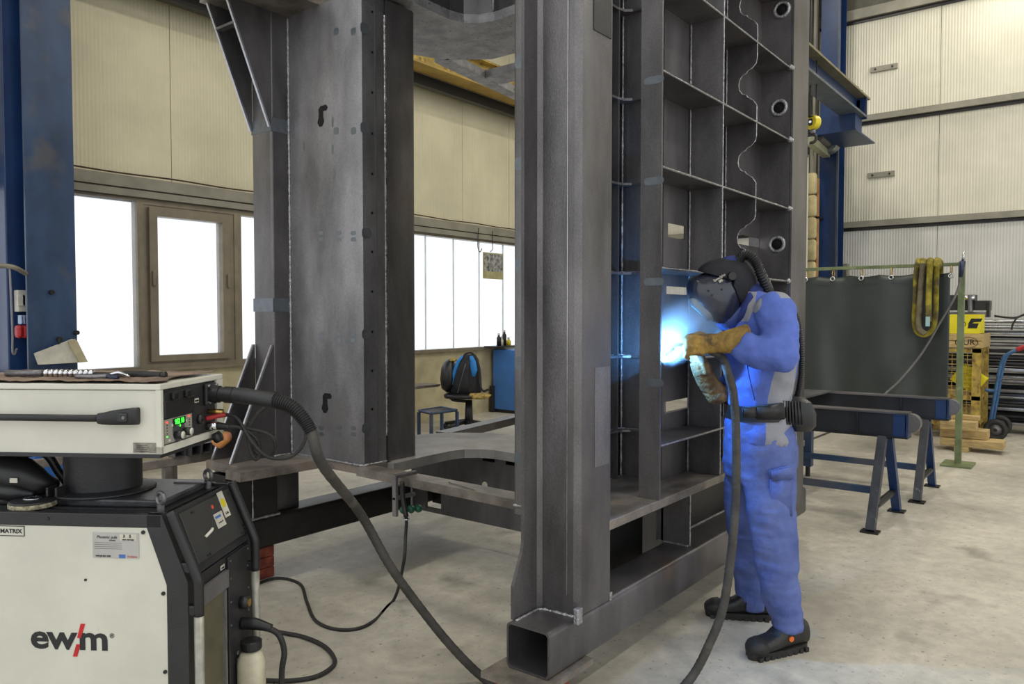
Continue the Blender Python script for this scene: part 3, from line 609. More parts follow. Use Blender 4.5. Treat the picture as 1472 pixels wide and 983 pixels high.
# hooks and calendar
for i,px in enumerate((690,708)):
    t=thing('wire_hook','thin wire hook on the window girt, %s'%('left of the pair above the calendar' if i==0 else 'right of the pair, carrying the calendar'),'hook',tuple(P(px,332,1,7.68)))
    obj('wire',tube(nb(),[P(px-2,328,1,7.68),P(px-3,345,1,7.68),P(px-3,356,1,7.68),P(px,362,1,7.68),P(px+3,357,1,7.68)] if i==0 else [P(px,332,1,7.68),P(px,350,1,7.68),P(px,358,1,7.68),P(px-3,362,1,7.68)],.007,seg=5,n=20),blackm,t)
t=thing('wall_calendar','small wall calendar with a dark photo hanging before the window','calendar',tuple(P(708,362,1,7.66)))
a,b_=P(694,362,1,7.66),P(723,402,1,7.66); obj('sheet',bx(a.x,b_.x,7.655,7.662,b_.z,a.z),mat('calendar_yellowed_paper',(170,164,120),.8),t)
obj('photo_print',bx(a.x+.02,b_.x-.02,7.651,7.655,b_.z+.12,a.z-.02),mat('calendar_dark_photo',(60,60,58),.6,0,.9,14,rgb2=(170,170,165)),t,label='printed dark photograph of pipes')
# ---------------------------------------------------------------- welding machine (local frame: x right, y away, z up)
MO=V((1.154,2.231,0)); MR=math.radians(-56.6)
def mc(name,label,cat,z=0): return thing(name,label,cat,(MO.x,MO.y,z),MR)
PS=mc('welding_power_source','large off-white and black welding machine cabinet at the lower left','welding machine')
def lp(name,bm,m,par=None,sm=False,label=None): return obj(name,bm,m,par or PS,smooth=sm,local=True,label=label)
Wd=.46
side=[(-1.0,.20),(.079,.20),(.079,.745),(0,.949),(-1.0,.949)]
def inset(y0,y1,pts): return prism(nb(),pts,1,y0,y1)
lp('cabinet',inset(.012,Wd-.012,[(-1.0,.2),(.05,.2),(.05,.735),(-.02,.925),(-1.0,.925)]),blackm)
lp('side_panel',inset(.002,.012,[(-1.0,.2),(.012,.2),(.012,.735),(-.046,.908),(-1.0,.908)]),offw,label='off-white side panel with dark lettering')
lp('side_panel',inset(Wd-.012,Wd-.002,[(-1.0,.2),(.012,.2),(.012,.735),(-.046,.908),(-1.0,.908)]),offw)
for y0,y1 in ((0,.03),(Wd-.03,Wd)):
    lp('front_frame',prism(nb(),[(.014,.2),(.079,.2),(.079,.745),(0,.949),(-.046,.949),(-.046,.908),(.014,.737)],1,y0,y1),blackm)
lp('top_rim',bx(-1.0,-.0,0,.02,.908,.949,bev=.003),blackm); lp('top_rim',bx(-1.0,0,Wd-.02,Wd,.908,.949,bev=.003),blackm)
lp('top_tray',bx(-1.0,-.03,.02,Wd-.02,.925,.938),blackm)
for y in (.05,.085): lp('tray_ridge',bx(-1.0,-.05,y,y+.006,.938,.944),blackm)
lp('raised_lid',bx(-1.0,-.06,.12,Wd-.02,.938,.962,bev=.006),mat('scuffed_black_lid',(70,70,74),.35,.1,.4,7,.2,90,rgb2=(36,36,38)))
# slanted control panel
sl=V((.079,0,.745-.949)).normalized(); 
n_=V((.204,0,.079)).normalized()
def slp(u,v,d=.0): # u along y, v distance down the slant from the top
    return V((0,u,.949))+sl*v+n_*d
M_=frame(slp(0,0),(0,1,0),sl*-1)
def onsl(bm): return bm
lp('slant_panel',box(nb(),.03,Wd-.03,-.215,-.005,-.012,-.001,M_),blackm)
lp('control_flap',box(nb(),.075,Wd-.045,-.19,-.02,.0,.010,M_,bev=.003),mat('satin_black_flap',(52,52,52),.4,0,.1,4,.1,200))
for u,v in ((.14,-.035),(.15,-.035),(.40,-.035),(.14,-.18),(.155,-.18),(.39,-.18),(.41,-.18)): lp('screw',cyl(nb(),M_@V((u,v,.01)),M_@V((u,v,.013)),.004,8),black,None,True)
lp('sticker',box(nb(),.255,.315,-.125,-.075,.010,.0108,M_),paper,label='white sticker with blue print'); lp('sticker_print',box(nb(),.26,.30,-.092,-.084,.0108,.0112,M_),mat('blue_print',(70,110,180),.5))
lp('sticker',box(nb(),.325,.365,-.105,-.015,.010,.0108,M_),paper,label='tall white sticker with a yellow disc'); lp('sticker_print',cyl(nb(),M_@V((.345,-.055,.0108)),M_@V((.345,-.055,.0114)),.016,18),yell)
text('service 24',.008,M_@Matrix.Translation((.285,-.108,.0112)),black,PS); text('GAS',.012,M_@Matrix.Translation((.345,-.092,.0112)),black,PS)
lp('sticker',cyl(nb(),M_@V((.27,-.05,.0102)),M_@V((.27,-.05,.0108)),.007,14),mat('orange_sticker',(226,88,60),.5))
lp('flap_catch',tube(nb(),[M_@V((.16,-.125,.012)),M_@V((.185,-.115,.025)),M_@V((.20,-.112,.022))],.005,seg=8),offw,None,True)
# vertical front
lp('front_plate',bx(.045,.072,.03,Wd-.03,.2,.74),blackm)
lp('recess_rail',bx(.074,.088,.06,.26,.64,.70,bev=.003),steel_l,label='bright aluminium rail'); lp('cylinder_guard',bx(.072,.08,.07,.24,.2,.64),mat('olive_metal_sheet',(118,112,90),.4,.4,.2,4))
lp('guard_edge',bx(.078,.09,.225,.235,.2,.64),steel_l)
lp('connection_panel',bx(.072,.082,.27,Wd-.03,.2,.735,bev=.003),blackm)
for z in (.72,.66,.58,.50): 
    for y in (.28,.42): lp('screw',cyl(nb(),(.082,y,z),(.085,y,z),.004,8),steel_l)
lp('name_sticker',box(nb(),.225,.255,.705,.72,.0,.001,frame((.0735,0,0),(0,1,0),(0,0,1))),paper)
text('ewm',.010,frame((.0750,.24,.712),(0,1,0),(0,0,1)),black,PS,bold=.0002)
for z in (.31,.335,.36,.385): lp('symbol_mark',torus(nb(),(.083,.33,z),.006,.0008,(1,0,0),12,5),paper)
s=lp('socket',cyl(nb(),(.08,.36,.55),(.11,.36,.55),.022,16),black,None,True); obj('brass_insert',cyl(nb(),(.108,.36,.55),(.114,.36,.55),.013,14),brassm,s,local=True)
# coolant bottle
bt=lp('coolant_filler',loft(nb(),[((.13,.33,z),(.046*k_,0,0),(0,.040*k_,0)) for z,k_ in ((.21,.9),(.23,1),(.355,1),(.385,.8),(.40,.5))],20,.75),mat('milky_bottle_plastic',(190,184,160),.4,0,.15,8),None,True,label='milky white plastic filler neck')
obj('cap',lathe(nb(),[(.034,0),(.036,.005),(.036,.028),(.03,.032)],(.13,.33,.40),20),black,bt,local=True)
# bent handles
for i,y in enumerate((.015,.43)):
    h0=(-.0,y,.955); pts=[(.02,y,.955),(.055,y,.87),(.098,y,.765),(.105,y,.73),(.105,y,.64)]
    g=lp('grip',tube(nb(),pts,.0155,seg=14,n=30),black,None,True,label='black moulded grip')
    lp('handle_tube',cyl(nb(),(.105,y,.05),(.105,y,.645),.0145,16),mat('worn_white_tube',(150,147,136),.35,.3,.15,20),None,True) if i==0 else lp('handle_tube',cyl(nb(),(.105,y,.05),(.105,y,.645),.0145,16),bpy.data.materials['worn_white_tube'],None,True)
    for z,x_ in ((.79,.09),(.66,.105)): obj('bracket',bx(.03,x_,y-.012,y+.012,z-.02,z+.014,bev=.006),black,g,local=True)
# eye bolts
for x_,y in ((-.035,.06),(-.05,.40)):
    e=lp('eye_bolt',torus(nb(),(x_,y,.985),.018,.0065,(.5,1,0),24,10),chrome if 0 else steel_l,None,True); obj('collar',cyl(nb(),(x_,y,.938),(x_,y,.966),.011,14),steel_l,e,local=True)
lp('hinge_strap',bx(-.16,-.05,.37,.40,.962,.966),steel_l)
for x_,z in ((-.058,.895),(.002,.71),(.004,.47),(-.36,.93)): lp('screw',cyl(nb(),(x_,-.002,z),(x_,.003,z),.006,10),black)
lp('plug_button',cyl(nb(),(-.2435,-.001,.745),(-.2435,.003,.745),.004,8),steel_d)
# lettering on side
def SM(x_,z): return frame((x_,.0012,z),(1,0,0),(0,0,1))
blk=mat('black_lettering',(34,34,38),.5); red=mat('red_lettering',(190,30,34),.5)
text('ew',.105,SM(-.352,.562),blk,PS,depth=.0005,bold=.0026,sx=1.2,space=.95); text('m',.105,SM(-.222,.562),blk,PS,depth=.0005,bold=.0026,sx=1.2); text('®',.02,SM(-.163,.574),blk,PS,depth=.0004)
lp('red_slash',prism(nb(),[(-.262,.565),(-.274,.565),(-.262,.609),(-.248,.609)],1,.0002,.0018),red); lp('red_slash',prism(nb(),[(-.289,.507),(-.275,.507),(-.264,.545),(-.277,.545)],1,.0002,.0018),red)
text('MATRIX',.0185,SM(-.480,.889),blk,PS,depth=.0004,bold=.0004,sx=1.05)
bm=nb()
for a in ((-.56,-.436,.904,.906),(-.56,-.436,.874,.876),(-.438,-.436,.874,.906)): box(bm,a[0],a[1],.0004,.002,a[2],a[3])
lp('box_outline',bm,blk)
lp('data_label',bx(-.218,-.072,.0,.002,.814,.892,bev=.0008),mat('silver_label',(176,174,170),.4,.1,.05,9),label='silver data label')
text('Phoenix puls',.0125,frame((-.172,-.0006,.878),(1,0,0),(0,0,1)),blk,PS,depth=.0003); text('EXPERT',.006,frame((-.155,-.0006,.868),(1,0,0),(0,0,1)),blk,PS,depth=.0003)
lp('label_badge',bx(-.132,-.078,-.001,.0,.868,.888,bev=.0004),paper); text('3    5',.012,frame((-.108,-.0016,.882),(1,0,0),(0,0,1)),blk,PS,depth=.0003,bold=.0004); text('ewm warranty',.0062,frame((-.105,-.0016,.872),(1,0,0),(0,0,1)),blk,PS,depth=.0003,bold=.0002)
for z in (.86,.854,.848,.842): lp('label_line',bx(-.212,-.125,-.0005,.0,z,z+.0012),steel_l)
text('WPQR EN 1090',.007,frame((-.185,-.0006,.820),(1,0,0),(0,0,1)),blk,PS,depth=.0003,bold=.0002); lp('label_blue_field',bx(-.135,-.115,-.0008,0,.815,.826),bpy.data.materials['blue_print']); text('Evolution',.008,frame((-.093,-.0006,.820),(1,0,0),(0,0,1)),red,PS,depth=.0003)
lp('base_frame',bx(-1.0,.09,.02,Wd-.02,.10,.2),blackm)
for y in (.03,Wd-.03): 
    for x_ in (-.85,.0): lp('wheel',cyl(nb(),(x_,y-.02,.0635),(x_,y+.02,.0635),.063,20),blackr,None,True)
# drum swivel
t=mc('swivel_mount','round black swivel mount between the welding cabinet and wire feeder','mount'); 
cxy=(-.345,.26)
obj('drum',lathe(nb(),[(.118,.97),(.118,1.125)],(cxy[0],cxy[1],0),40),blackm,t,'auto',local=True); obj('flange',lathe(nb(),[(.16,.9625),(.162,.966),(.155,.971),(.118,.976)],(cxy[0],cxy[1],0),40),blackm,t,True,local=True)
for dx in (-.05,-.02): obj('lug',bx(cxy[0]+dx-.045,cxy[0]+dx-.038,cxy[1]-.155,cxy[1]-.11,.972,1.0),blackm,t,local=True)
obj('clamp_knob',cyl(nb(),(cxy[0]-.135,cxy[1],1.05),(cxy[0]-.118,cxy[1],1.05),.016,14),steel_l,t,local=True)
# flap disc
t=thing('flap_disc','worn grinding flap disc with a steel hub lying on the cabinet top','grinding disc'); t.matrix_world=Matrix.Translation(MO+V((0,0,0)))@Matrix.Rotation(MR,4,'Z')
fc=(-.47,.085,.950)
obj('abrasive_flaps',lathe(nb(),[(.066+(.002 if i%2 else 0),-.004+.014*i/6) for i in range(7)],fc,48),mat('abrasive_flaps',(176,168,140),.9,0,.4,60,.6,200),t,True,local=True)
obj('backing_plate',lathe(nb(),[(.0655,.011),(.067,.013),(.06,.018),(.03,.020)],fc,36),blackm,t,True,local=True); obj('hub',lathe(nb(),[(.028,.020),(.026,.024),(.012,.024),(.011,.018)],fc,24),chrome,t,True,local=True)
# black grinder/helmet object
t=mc('angle_grinder','black moulded grinder body with a pale mark at the left edge on the cabinet top','grinder')
obj('body',tube(nb(),[(-.62,.14,1.05),(-.55,.14,1.03),(-.50,.16,1.00),(-.47,.2,.985)],[.055,.06,.045,.02],seg=18,n=20),black,t,True,local=True)
obj('switch_guard',tube(nb(),[(-.60,.11,.99),(-.54,.10,.985),(-.49,.12,.975)],[.03,.03,.012],seg=12,n=14),black,t,True,local=True)
obj('cord_end',tube(nb(),[(-.62,.2,1.08),(-.53,.22,1.09),(-.49,.24,1.02),(-.46,.25,.97)],.014,seg=8,n=20),black,t,True,local=True)
obj('pale_mark',bx(-.54,-.515,.077,.081,1.02,1.035,bev=.001),paper,t,local=True)
# ---------------------------------------------------------------- wire feeder
WF=mc('wire_feeder','off-white wire feeder box with green digits on top of the welding machine','wire feeder')
def wp(name,bm,m,par=None,sm=False,label=None): return obj(name,bm,m,par or WF,smooth=sm,local=True,label=label)
Z0f,Z1f=1.132,1.343
wp('housing',bx(-.72,-.012,.003,.403,Z0f,Z1f-.02),offw); wp('lid',bx(-.72,.004,-.003,.409,Z1f-.018,Z1f,bev=.003),offw)
wp('bottom_tray',bx(-.72,.0,.0,.406,1.120,Z0f),blackm)
bm=nb(); 
for a in ((0,.012,Z0f,Z1f-.018),(.36,.406,Z0f,Z1f-.018),(0,.406,Z0f,Z0f+.022)): box(bm,-.012,.005,a[0],a[1],a[2],a[3])
wp('front_bezel',bm,offw)
wp('front_panel',bx(-.012,-.002,.012,.36,Z0f+.022,Z1f-.02),blackm)
wp('upper_recess',bx(-.004,.003,.02,.205,1.268,Z1f-.028,bev=.003),blackm); wp('smoked_cover',bx(-.004,.006,.02,.205,1.235,1.29,bev=.004),black)
for y in (.07,.15): wp('latch',bx(.003,.016,y-.016,y+.016,1.29,1.312,bev=.004),steel_d)
wp('control_panel',bx(-.004,.002,.022,.19,1.158,1.232),mat('grey_control_panel',(150,148,138),.45,0,.1,8),label='grey control panel')
wp('panel_disc',cyl(nb(),(.002,.105,1.190),(.0032,.105,1.190),.036,28),steel_l)
wp('display_window',bx(.002,.0045,.07,.145,1.207,1.229),black)
grn=mat('green_led_digits',(40,255,60),.4,emit=((60,255,60),2.5),var=0); rled=mat('red_led',(255,60,40),.4,emit=((255,60,40),2),var=0)
FMx=lambda y,z: frame((.0052,y,z),(0,1,0),(0,0,1))
text('952 10',.0225,FMx(.107,1.218),grn,WF,depth=.0003,bold=.0004,sx=.88); text('8',.011,FMx(.110,1.2035),grn,WF,depth=.0003)
for y,z in ((.035,1.223),(.17,1.226)): wp('red_indicator',cyl(nb(),(.002,y,z),(.005,y,z),.003,8),rled)
for i in range(8): wp('indicator_lamp',cyl(nb(),(.002,.036 if i<5 else .172,1.215-.009*(i%5)),(.004,.036 if i<5 else .172,1.215-.009*(i%5)),.0018,6),black if i!=4 else grn)
for y,z in ((.085,1.178),(.138,1.181)):
    k_=wp('rotary_knob',cyl(nb(),(.002,y,z),(.026,y,z),.0125,20),black,None,True); obj('knob_cap',cyl(nb(),(.026,y,z),(.0285,y,z),.0115,20),offw,k_,True,local=True)
for y,z in ((.065,1.211),(.152,1.213),(.155,1.166),(.048,1.166)): wp('push_button',cyl(nb(),(.002,y,z),(.0045,y,z),.0045,10),offw)
wp('name_sticker',bx(-.002,.0,.212,.242,1.262,1.276),paper); text('ewm',.0115,frame((.0006,.227,1.269),(0,1,0),(0,0,1)),black,WF,bold=.0003)
s=wp('round_socket',cyl(nb(),(-.002,.245,1.205),(.010,.245,1.205),.016,18),black,None,True); obj('dial',cyl(nb(),(.010,.245,1.205),(.017,.245,1.205),.007,12),steel_d,s,local=True)
wp('data_plate',bx(-.085,-.006,.0005,.0035,1.136,1.166),mat('scratched_data_plate',(140,136,124),.45,.3,.4,30),label='scratched metal data plate')
for i in range(4): wp('plate_line',bx(-.075,-.035-.004*(i%2),.0,.001,1.14+.006*i,1.1415+.006*i),blk)
# carrying bar
wp('carry_bar',cyl(nb(),(-.72,-.03,1.243),(-.155,-.03,1.243),.0105,18),black,None,True)
hb=wp('bar_end',loft(nb(),[((-.17,-.03,1.243),(0,.0,.016),(0,.014,0)),((-.155,-.03,1.243),(0,0,.018),(0,.018,0)),((-.13,-.025,1.245),(0,0,.022),(0,.02,0)),((-.075,-.015,1.248),(0,0,.026),(0,.018,0)),((-.062,-.008,1.248),(0,0,.026),(0,.012,0))],16,.6),black,None,'auto')
obj('recess',bx(-.135,-.078,-.040,-.033,1.232,1.262,bev=.006),blackm,hb,local=True); obj('bolt',cyl(nb(),(-.088,-.044,1.247),(-.088,-.038,1.247),.005,10),steel_l,hb,local=True)
# torch socket flange
wp('torch_flange',bx(-.002,.012,.275,.352,1.245,1.318,bev=.005),black,label='black torch connector plate')
for y,z in ((.287,1.31),(.34,1.31),(.287,1.255),(.34,1.255)): wp('flange_bolt',cyl(nb(),(.012,y,z),(.018,y,z),.0055,8),chrome)
wp('coupling',cyl(nb(),(.0,.30,1.175),(.035,.30,1.175),.014,14),chrome,None,True); wp('red_coupling',tube(nb(),[(.0,.29,1.20),(.03,.30,1.207),(.06,.31,1.212)],.008,seg=8),redm,None,True); wp('brass_coupling',cyl(nb(),(.0,.31,1.222),(.05,.31,1.222),.009,12),brassm,None,True); wp('dust_cap',lathe(nb(),[(.018,0),(.018,.022)],(.0,0,0),16,Matrix.Translation((.02,.31,1.13))@Matrix.Rotation(1.1,4,'Y')),black,None,True)
# cables looped from feeder
def LW(x_,y,z): return wm(WF)@V((x_,y,z))
t=mc('control_cables','looped black control cables hanging from the wire feeder coupling','cable')
def lt(name,pts,r,m=blackr,n=60): return obj(name,tube(nb(),pts,r,seg=8,n=n),m,t,True,local=True)
lt('plug',[(.035,.30,1.175),(.075,.30,1.172)],[.014,.010],black,8)
lt('cable',[(.07,.30,1.172),(.11,.31,1.168),(.155,.33,1.13),(.165,.34,1.08),(.15,.34,1.055),(.13,.34,1.09),(.12,.35,1.15),(.14,.37,1.20),(.17,.40,1.235)],.0065)
lt('cable',[(.06,.31,1.212),(.10,.31,1.20),(.15,.31,1.12),(.20,.33,1.065),(.27,.36,1.065),(.31,.38,1.12),(.30,.39,1.19),(.26,.39,1.235)],.0065)
lt('cable',[(.07,.30,1.175),(.13,.32,1.165),(.20,.34,1.14),(.215,.35,1.10),(.19,.36,1.065),(.14,.36,1.075),(.115,.37,1.12),(.11,.38,1.18)],.006)
# leather cloth on feeder
def cloth(bm,nx,ny):
    vs=[]
    for i in range(nx+1):
        for j in range(ny+1):
            u=i/nx; v=j/ny; x_=-.72+u*(.70+.03*noise.noise(V((v*4,1.3,0)))); y=.005+v*.385; 
            if j==0: y-=.004+.012*noise.noise(V((u*9,0,3)))
            z=Z1f+.004+.006*abs(noise.noise(V((u*14,v*4,.5))))+.004*noise.noise(V((u*6,v*3,5)))+.002
            vs.append(bm.verts.new((x_,y,z)))
    for i in range(nx):
        for j in range(ny): a=i*(ny+1)+j; bm.faces.new((vs[a],vs[a+ny+1],vs[a+ny+2],vs[a+1]))
    return bm
o=mc('leather_cloth','rumpled brown leather cloth spread over the wire feeder lid','cloth'); cl=obj('cloth_sheet',cloth(nb(),60,24),mat('brown_suede',(132,112,96),.9,0,.25,9,.4,90,grime=((70,60,52),14,.6,.6)),o,True,local=True)
md=cl.modifiers.new('s','SOLIDIFY'); md.thickness=.003; md.offset=1
# beaded spring tool and pliers and torch grip
zt=Z1f+.022
t=mc('beaded_rod','steel rod with a row of round beads lying along the feeder top','rod')
pr=[(.006,0)]; bm=nb(); tube(bm,[(-.56,.10,zt),(-.44,.10,zt)],.0105,seg=12,sm=False)
obj('rod',bm,steel_l,t,True,local=True)
for i in range(10): obj('bead',lathe(nb(),[(.004,-.0075),(.012,-.004),(.0135,0),(.012,.004),(.004,.0075)],(0,0,0),14,Matrix.Translation((-.425+i*.0165,.10,zt+.001))@Matrix.Rotation(pi/2,4,'Y')),chrome,t,True,local=True)
obj('tail',tube(nb(),[(-.27,.10,zt),(-.21,.105,zt-.002),(-.18,.12,zt-.003)],.006,seg=8),steel_d,t,True,local=True)
t=mc('slip_joint_pliers','steel pliers with a dark blue grip lying on the leather cloth','pliers'); zt2=Z1f+.018
obj('jaw',tube(nb(),[(-.20,.075,zt2),(-.17,.08,zt2+.005),(-.13,.06,zt2)],[.010,.013,.007],seg=8,n=12,flat=.6),chrome,t,True,local=True)
obj('handle',tube(nb(),[(-.30,.06,zt2-.002),(-.24,.058,zt2-.002),(-.20,.065,zt2)],.008,seg=8,n=12),steel_l,t,True,local=True)
obj('handle',tube(nb(),[(-.20,.065,zt2),(-.175,.045,zt2-.002),(-.155,.04,zt2-.003)],.009,seg=8,n=12),mat('dark_blue_grip',(26,34,64),.4),t,True,local=True)
t=mc('black_rubber_grip','dark rubber grip end lying right of the pliers on the leather cloth','grip')
obj('grip',tube(nb(),[(-.19,.13,zt2+.004),(-.12,.125,zt2),(-.06,.12,zt2-.001)],[.008,.0125,.011],seg=12,n=14),blackr,t,True,local=True); obj('end_cap',tube(nb(),[(-.06,.12,zt2-.001),(-.045,.12,zt2-.001)],.0125,seg=12,sm=False),black,t,True,local=True)
# power cable plug low on machine
t=mc('work_cable','thick black welding cable plugged low into the machine front','cable')
obj('plug',tube(nb(),[(.086,.36,.475),(.13,.36,.475),(.19,.36,.462)],[.021,.021,.013],seg=14,n=14),black,t,True,local=True)
MI=wm(t).inverted()
pts=[V((.17,.36,.465)),V((.215,.36,.44)),V((.235,.36,.38)),V((.225,.36,.30)),V((.21,.40,.1)),MI@P(395,1010,2,.012)]
obj('cable',tube(nb(),pts,.0105,seg=10,n=60),blackr,t,True,local=True)
t=thing('floor_cable','grey cable loop lying on the concrete floor beside the machine','cable',tuple(P(440,915,2,0)))
obj('cable',tube(nb(),[P(*k_,2,.01) for k_ in ((370,900),(400,908),(435,915),(465,928),(480,945),(478,958),(455,972),(420,978),(385,978),(340,975))],.010,seg=8,n=90),blackr,t,True)
# rack behind feeder
q0=P(245,657,1,4.4)
t=thing('steel_stock_rack','low dark steel rack holding square tube offcuts behind the wire feeder','rack',(q0.x,4.4,0))
a,b_=P(237,660,1,4.3),P(322,640,1,4.3); xx0,xx1=a.x-.5,b_.x+.0; zz=a.z
obj('deck_rail',bx(xx0,xx1,4.3,4.34,zz-.05,zz,bev=.004),steel_r,t); obj('deck_rail',bx(xx0,xx1,4.86,4.9,zz-.05,zz,bev=.004),steel_r,t)
for x_ in (xx0,a.x,xx1-.04): 
    for y in (4.3,4.86): obj('post',bx(x_,x_+.04,y,y+.04,0,zz-.05),steel_r,t)
obj('shelf',bx(xx0,xx1,4.3,4.9,.3,.32),steel_d,t)
for i in range(4):
    x_=a.x+.05+i*.085; o=obj('square_tube_offcut',rhs(x_,x_+.065,4.28-.03*(i%2),4.88,zz+.001,zz+.065,.006,.005,1),steel_l); tag(o,'open-ended square tube offcut on the rack behind the feeder, %s from the left'%['first','second','third','fourth'][i],'tube','square tube offcuts on the low rack')
q=P(318,630,1,4.1); t=thing('rag','orange and pink crumpled rag on the rack right of the feeder','rag',tuple(q)); bm=nb(); ball(bm,q,.06,(1.1,.8,.7)); 
for v in bm.verts: v.co+=V((1,1,1))*.03*noise.noise(v.co*18)
obj('cloth',bm,mat('orange_pink_cloth',(206,140,112),.9,0,.5,20,rgb2=(190,130,40)),t,True)
# bluish bin glimpsed under feeder
a,b_=P(48,655,1,5.6),P(92,690,1,5.6); o=obj('blue_steel_bin',rhs(a.x,b_.x+.1,5.6,6.2,0,a.z+.1,.02,.01,2),mat('bin_blue',(40,92,164),.45)); tag(o,'blue steel bin seen under the wire feeder behind the swivel mount','bin')
# ---------------------------------------------------------------- right background
# green welding screen
tx=9.02; L0=P(1120,385,0,tx); R0=P(1383,377,0,tx)
t=thing('welding_screen','dark green welding curtain on a green tube frame behind the man','screen',tuple(P(1372,668,0,tx)))
zr=R0.z; y0s,y1s=R0.y,P(1060,385,0,tx).y
obj('top_rail',bx(tx-.02,tx+.02,y0s-.02,y1s,zr-.035,zr,bev=.004),greenp,t)
for y in (y0s,y1s): obj('post',bx(tx-.025,tx+.025,y-.03,y+.03,.02,zr+.005,bev=.004),greenp,t); obj('foot_plate',bx(tx-.17,tx+.17,y-.14,y+.14,0,.022,bev=.004),greenp,t)
obj('lower_rail',bx(tx-.015,tx+.015,y0s,y1s,.52,.56,bev=.004),greenp,t)
yr=P(1367,392,0,tx).y; bm=nb(); nx,nz=120,24; vs=[]
for i in range(nx+1):
    for j in range(nz+1):
        u=i/nx; v=j/nz; y=yr+(y1s-.1-yr)*u; sag=.02*abs(math.sin((y-yr)/.33*pi))*(1-v)
        vs.append(bm.verts.new((tx+.0+.055*math.sin(y*9+1.2*noise.noise(V((y*2,0,0))))*(.35+.65*v)+.02*noise.noise(V((y*5,v*2,1))),y,zr-.10-sag-v*1.52)))
for i in range(nx):
    for j in range(nz): a=i*(nz+1)+j; bm.faces.new((vs[a],vs[a+1],vs[a+nz+2],vs[a+nz+1]))
cu=obj('curtain',bm,mat('dark_green_curtain',(54,60,57),.42,0,.16,1.3,.08,80),t,True); md=cu.modifiers.new('s','SOLIDIFY'); md.thickness=.004
obj('top_hem',bx(tx-.03,tx-.025,yr+.02,y1s-.1,zr-.20,zr-.198),bpy.data.materials['dark_green_curtain'],t)
for px in (1367,1281,1238,1197,1158): 
    y=P(px,395,0,tx-.03).y; r_=obj('curtain_ring',torus(nb(),(tx,y,zr-.075),.045,.005,(0,1,0),16,6),brassm,t,True); obj('eyelet',torus(nb(),(tx-.035,y,zr-.135),.022,.008,(1,0,0),14,6),chrome,r_,True)
# slings over the rail
slm=mat('dirty_yellow_sling',(140,128,40),.9,0,.35,9,.4,60,grime=((74,66,50),6,.5,.85)); slg=mat('grey_brown_sling',(104,96,76),.9,0,.3,9,.4,60)
t=thing('yellow_lifting_slings','dirty yellow round lifting slings draped over the top rail of the screen','sling',tuple(P(1331,380,0,tx)))
def sl_(pxs,mm,w_=.03,x_=tx-.12): return obj('sling_band',tube(nb(),[P(a,b,0,x_) for a,b in pxs],w_,seg=8,n=60,flat=.5),mm,t,True)
def lab(o): return o
sl_([(1320,378),(1317,395),(1316,430),(1315,465),(1320,478),(1331,481),(1341,472),(1345,450),(1346,410),(1347,378)],slm,.034)
sl_([(1327,378),(1325,400),(1322,440),(1321,470),(1330,480)],slg,.034,tx-.15)
sl_([(1337,378),(1336,400),(1335,430),(1335,462)],slm,.034,tx-.16)
for px in (1320,1327,1337,1347): c=P(px,380,0,tx-.13); obj('sling_fold',tube(nb(),[(tx-.13,c.y,zr-.05),(tx-.06,c.y,zr+.02),(tx,c.y,zr+.03),(tx+.06,c.y,zr-.02),(tx+.07,c.y,zr-.3)],.042,seg=8,n=20,flat=.5),slm,t,True)
a,b_=P(1331,455,0,tx-.2),P(1337,469,0,tx-.2); obj('sling_tag',bx(tx-.215,tx-.21,b_.y,a.y,b_.z,a.z),mat('pale_blue_tag',(150,180,180),.6),t)
# torch cable hanging on the post
t=thing('hanging_work_lead','thin grey lead with a dark blue plug hooked on the screen post','cable',tuple(P(1383,375,0,tx-.1)))
obj('lead',tube(nb(),[P(1381,398,0,tx-.1),P(1378,412,0,tx-.1),P(1370,432,0,tx-.1),P(1350,466,0,tx-.12),P(1325,508,0,tx-.14),P(1295,545,0,tx-.2),P(1272,566,0,tx-.3),P(1235,600,0,8.4),P(1190,622,0,8.2),P(1140,640,2,.012),P(1100,648,2,.012)],.011,seg=8,n=90),mat('grey_lead',(104,102,100),.6),t,True)
obj('plug',tube(nb(),[P(1381,398,0,tx-.1),P(1384,375,0,tx-.1)],[.018,.028],seg=10,sm=False),mat('plug_navy',(34,40,76),.4),t,True); obj('tip',tube(nb(),[P(1384,375,0,tx-.1),P(1386,362,0,tx-.1)],[.014,.010],seg=8,sm=False),chrome,t,True)
# sawhorse trestles with beams
def trestle(lab,lx,px_top,py_top,nearfoot,farfoot,endpx,beamtop,beambot,lftpx,lft_top,lft_bot):
    f0=P(*nearfoot,2,0); f1=P(*farfoot,2,0); xx=(f0.x+f1.x)/2; ym=(f0.y+f1.y)/2
    t=thing('steel_trestle',lab,'trestle',(xx,ym,0))
    top=P(px_top,py_top,0,xx); top.x=xx
    for nm,f_ in (('a',f0),('b',f1)):
        d=(V((xx+(f_.x-xx)*.12,ym,top.z))-V((f_.x,f_.y,.01)))
        bm=nb(); M_=frame(V((f_.x,f_.y,.01)),(0,1,0),V((0,1,0)).cross(d)*-1)
        h=d.length; sgn=1 if M_.to_3x3().col[2].z>0 else -1
        box(bm,-.03,.03,-.03,.03,0,h*sgn,M_); leg=obj('leg',bm,blued if nm=='b' else mat('scuffed_dark_blue_steel',(66,68,74),.5,.2,.3,5,grime=((150,150,150),16,.66,.6)),t)
        obj('foot_plate',bx(f_.x-.05,f_.x+.05,f_.y-.06,f_.y+.06,0,.012),steel_d,leg)
    a=V((f0.x,ym,.0)).lerp(V((top.x,ym,top.z)),.27); b_=V((f1.x,ym,0)).lerp(V((top.x,ym,top.z)),.27)
    obj('brace',tube(nb(),[a,b_],.026,seg=6,sm=False),steel_d,t)
    return t,top,xx,ym
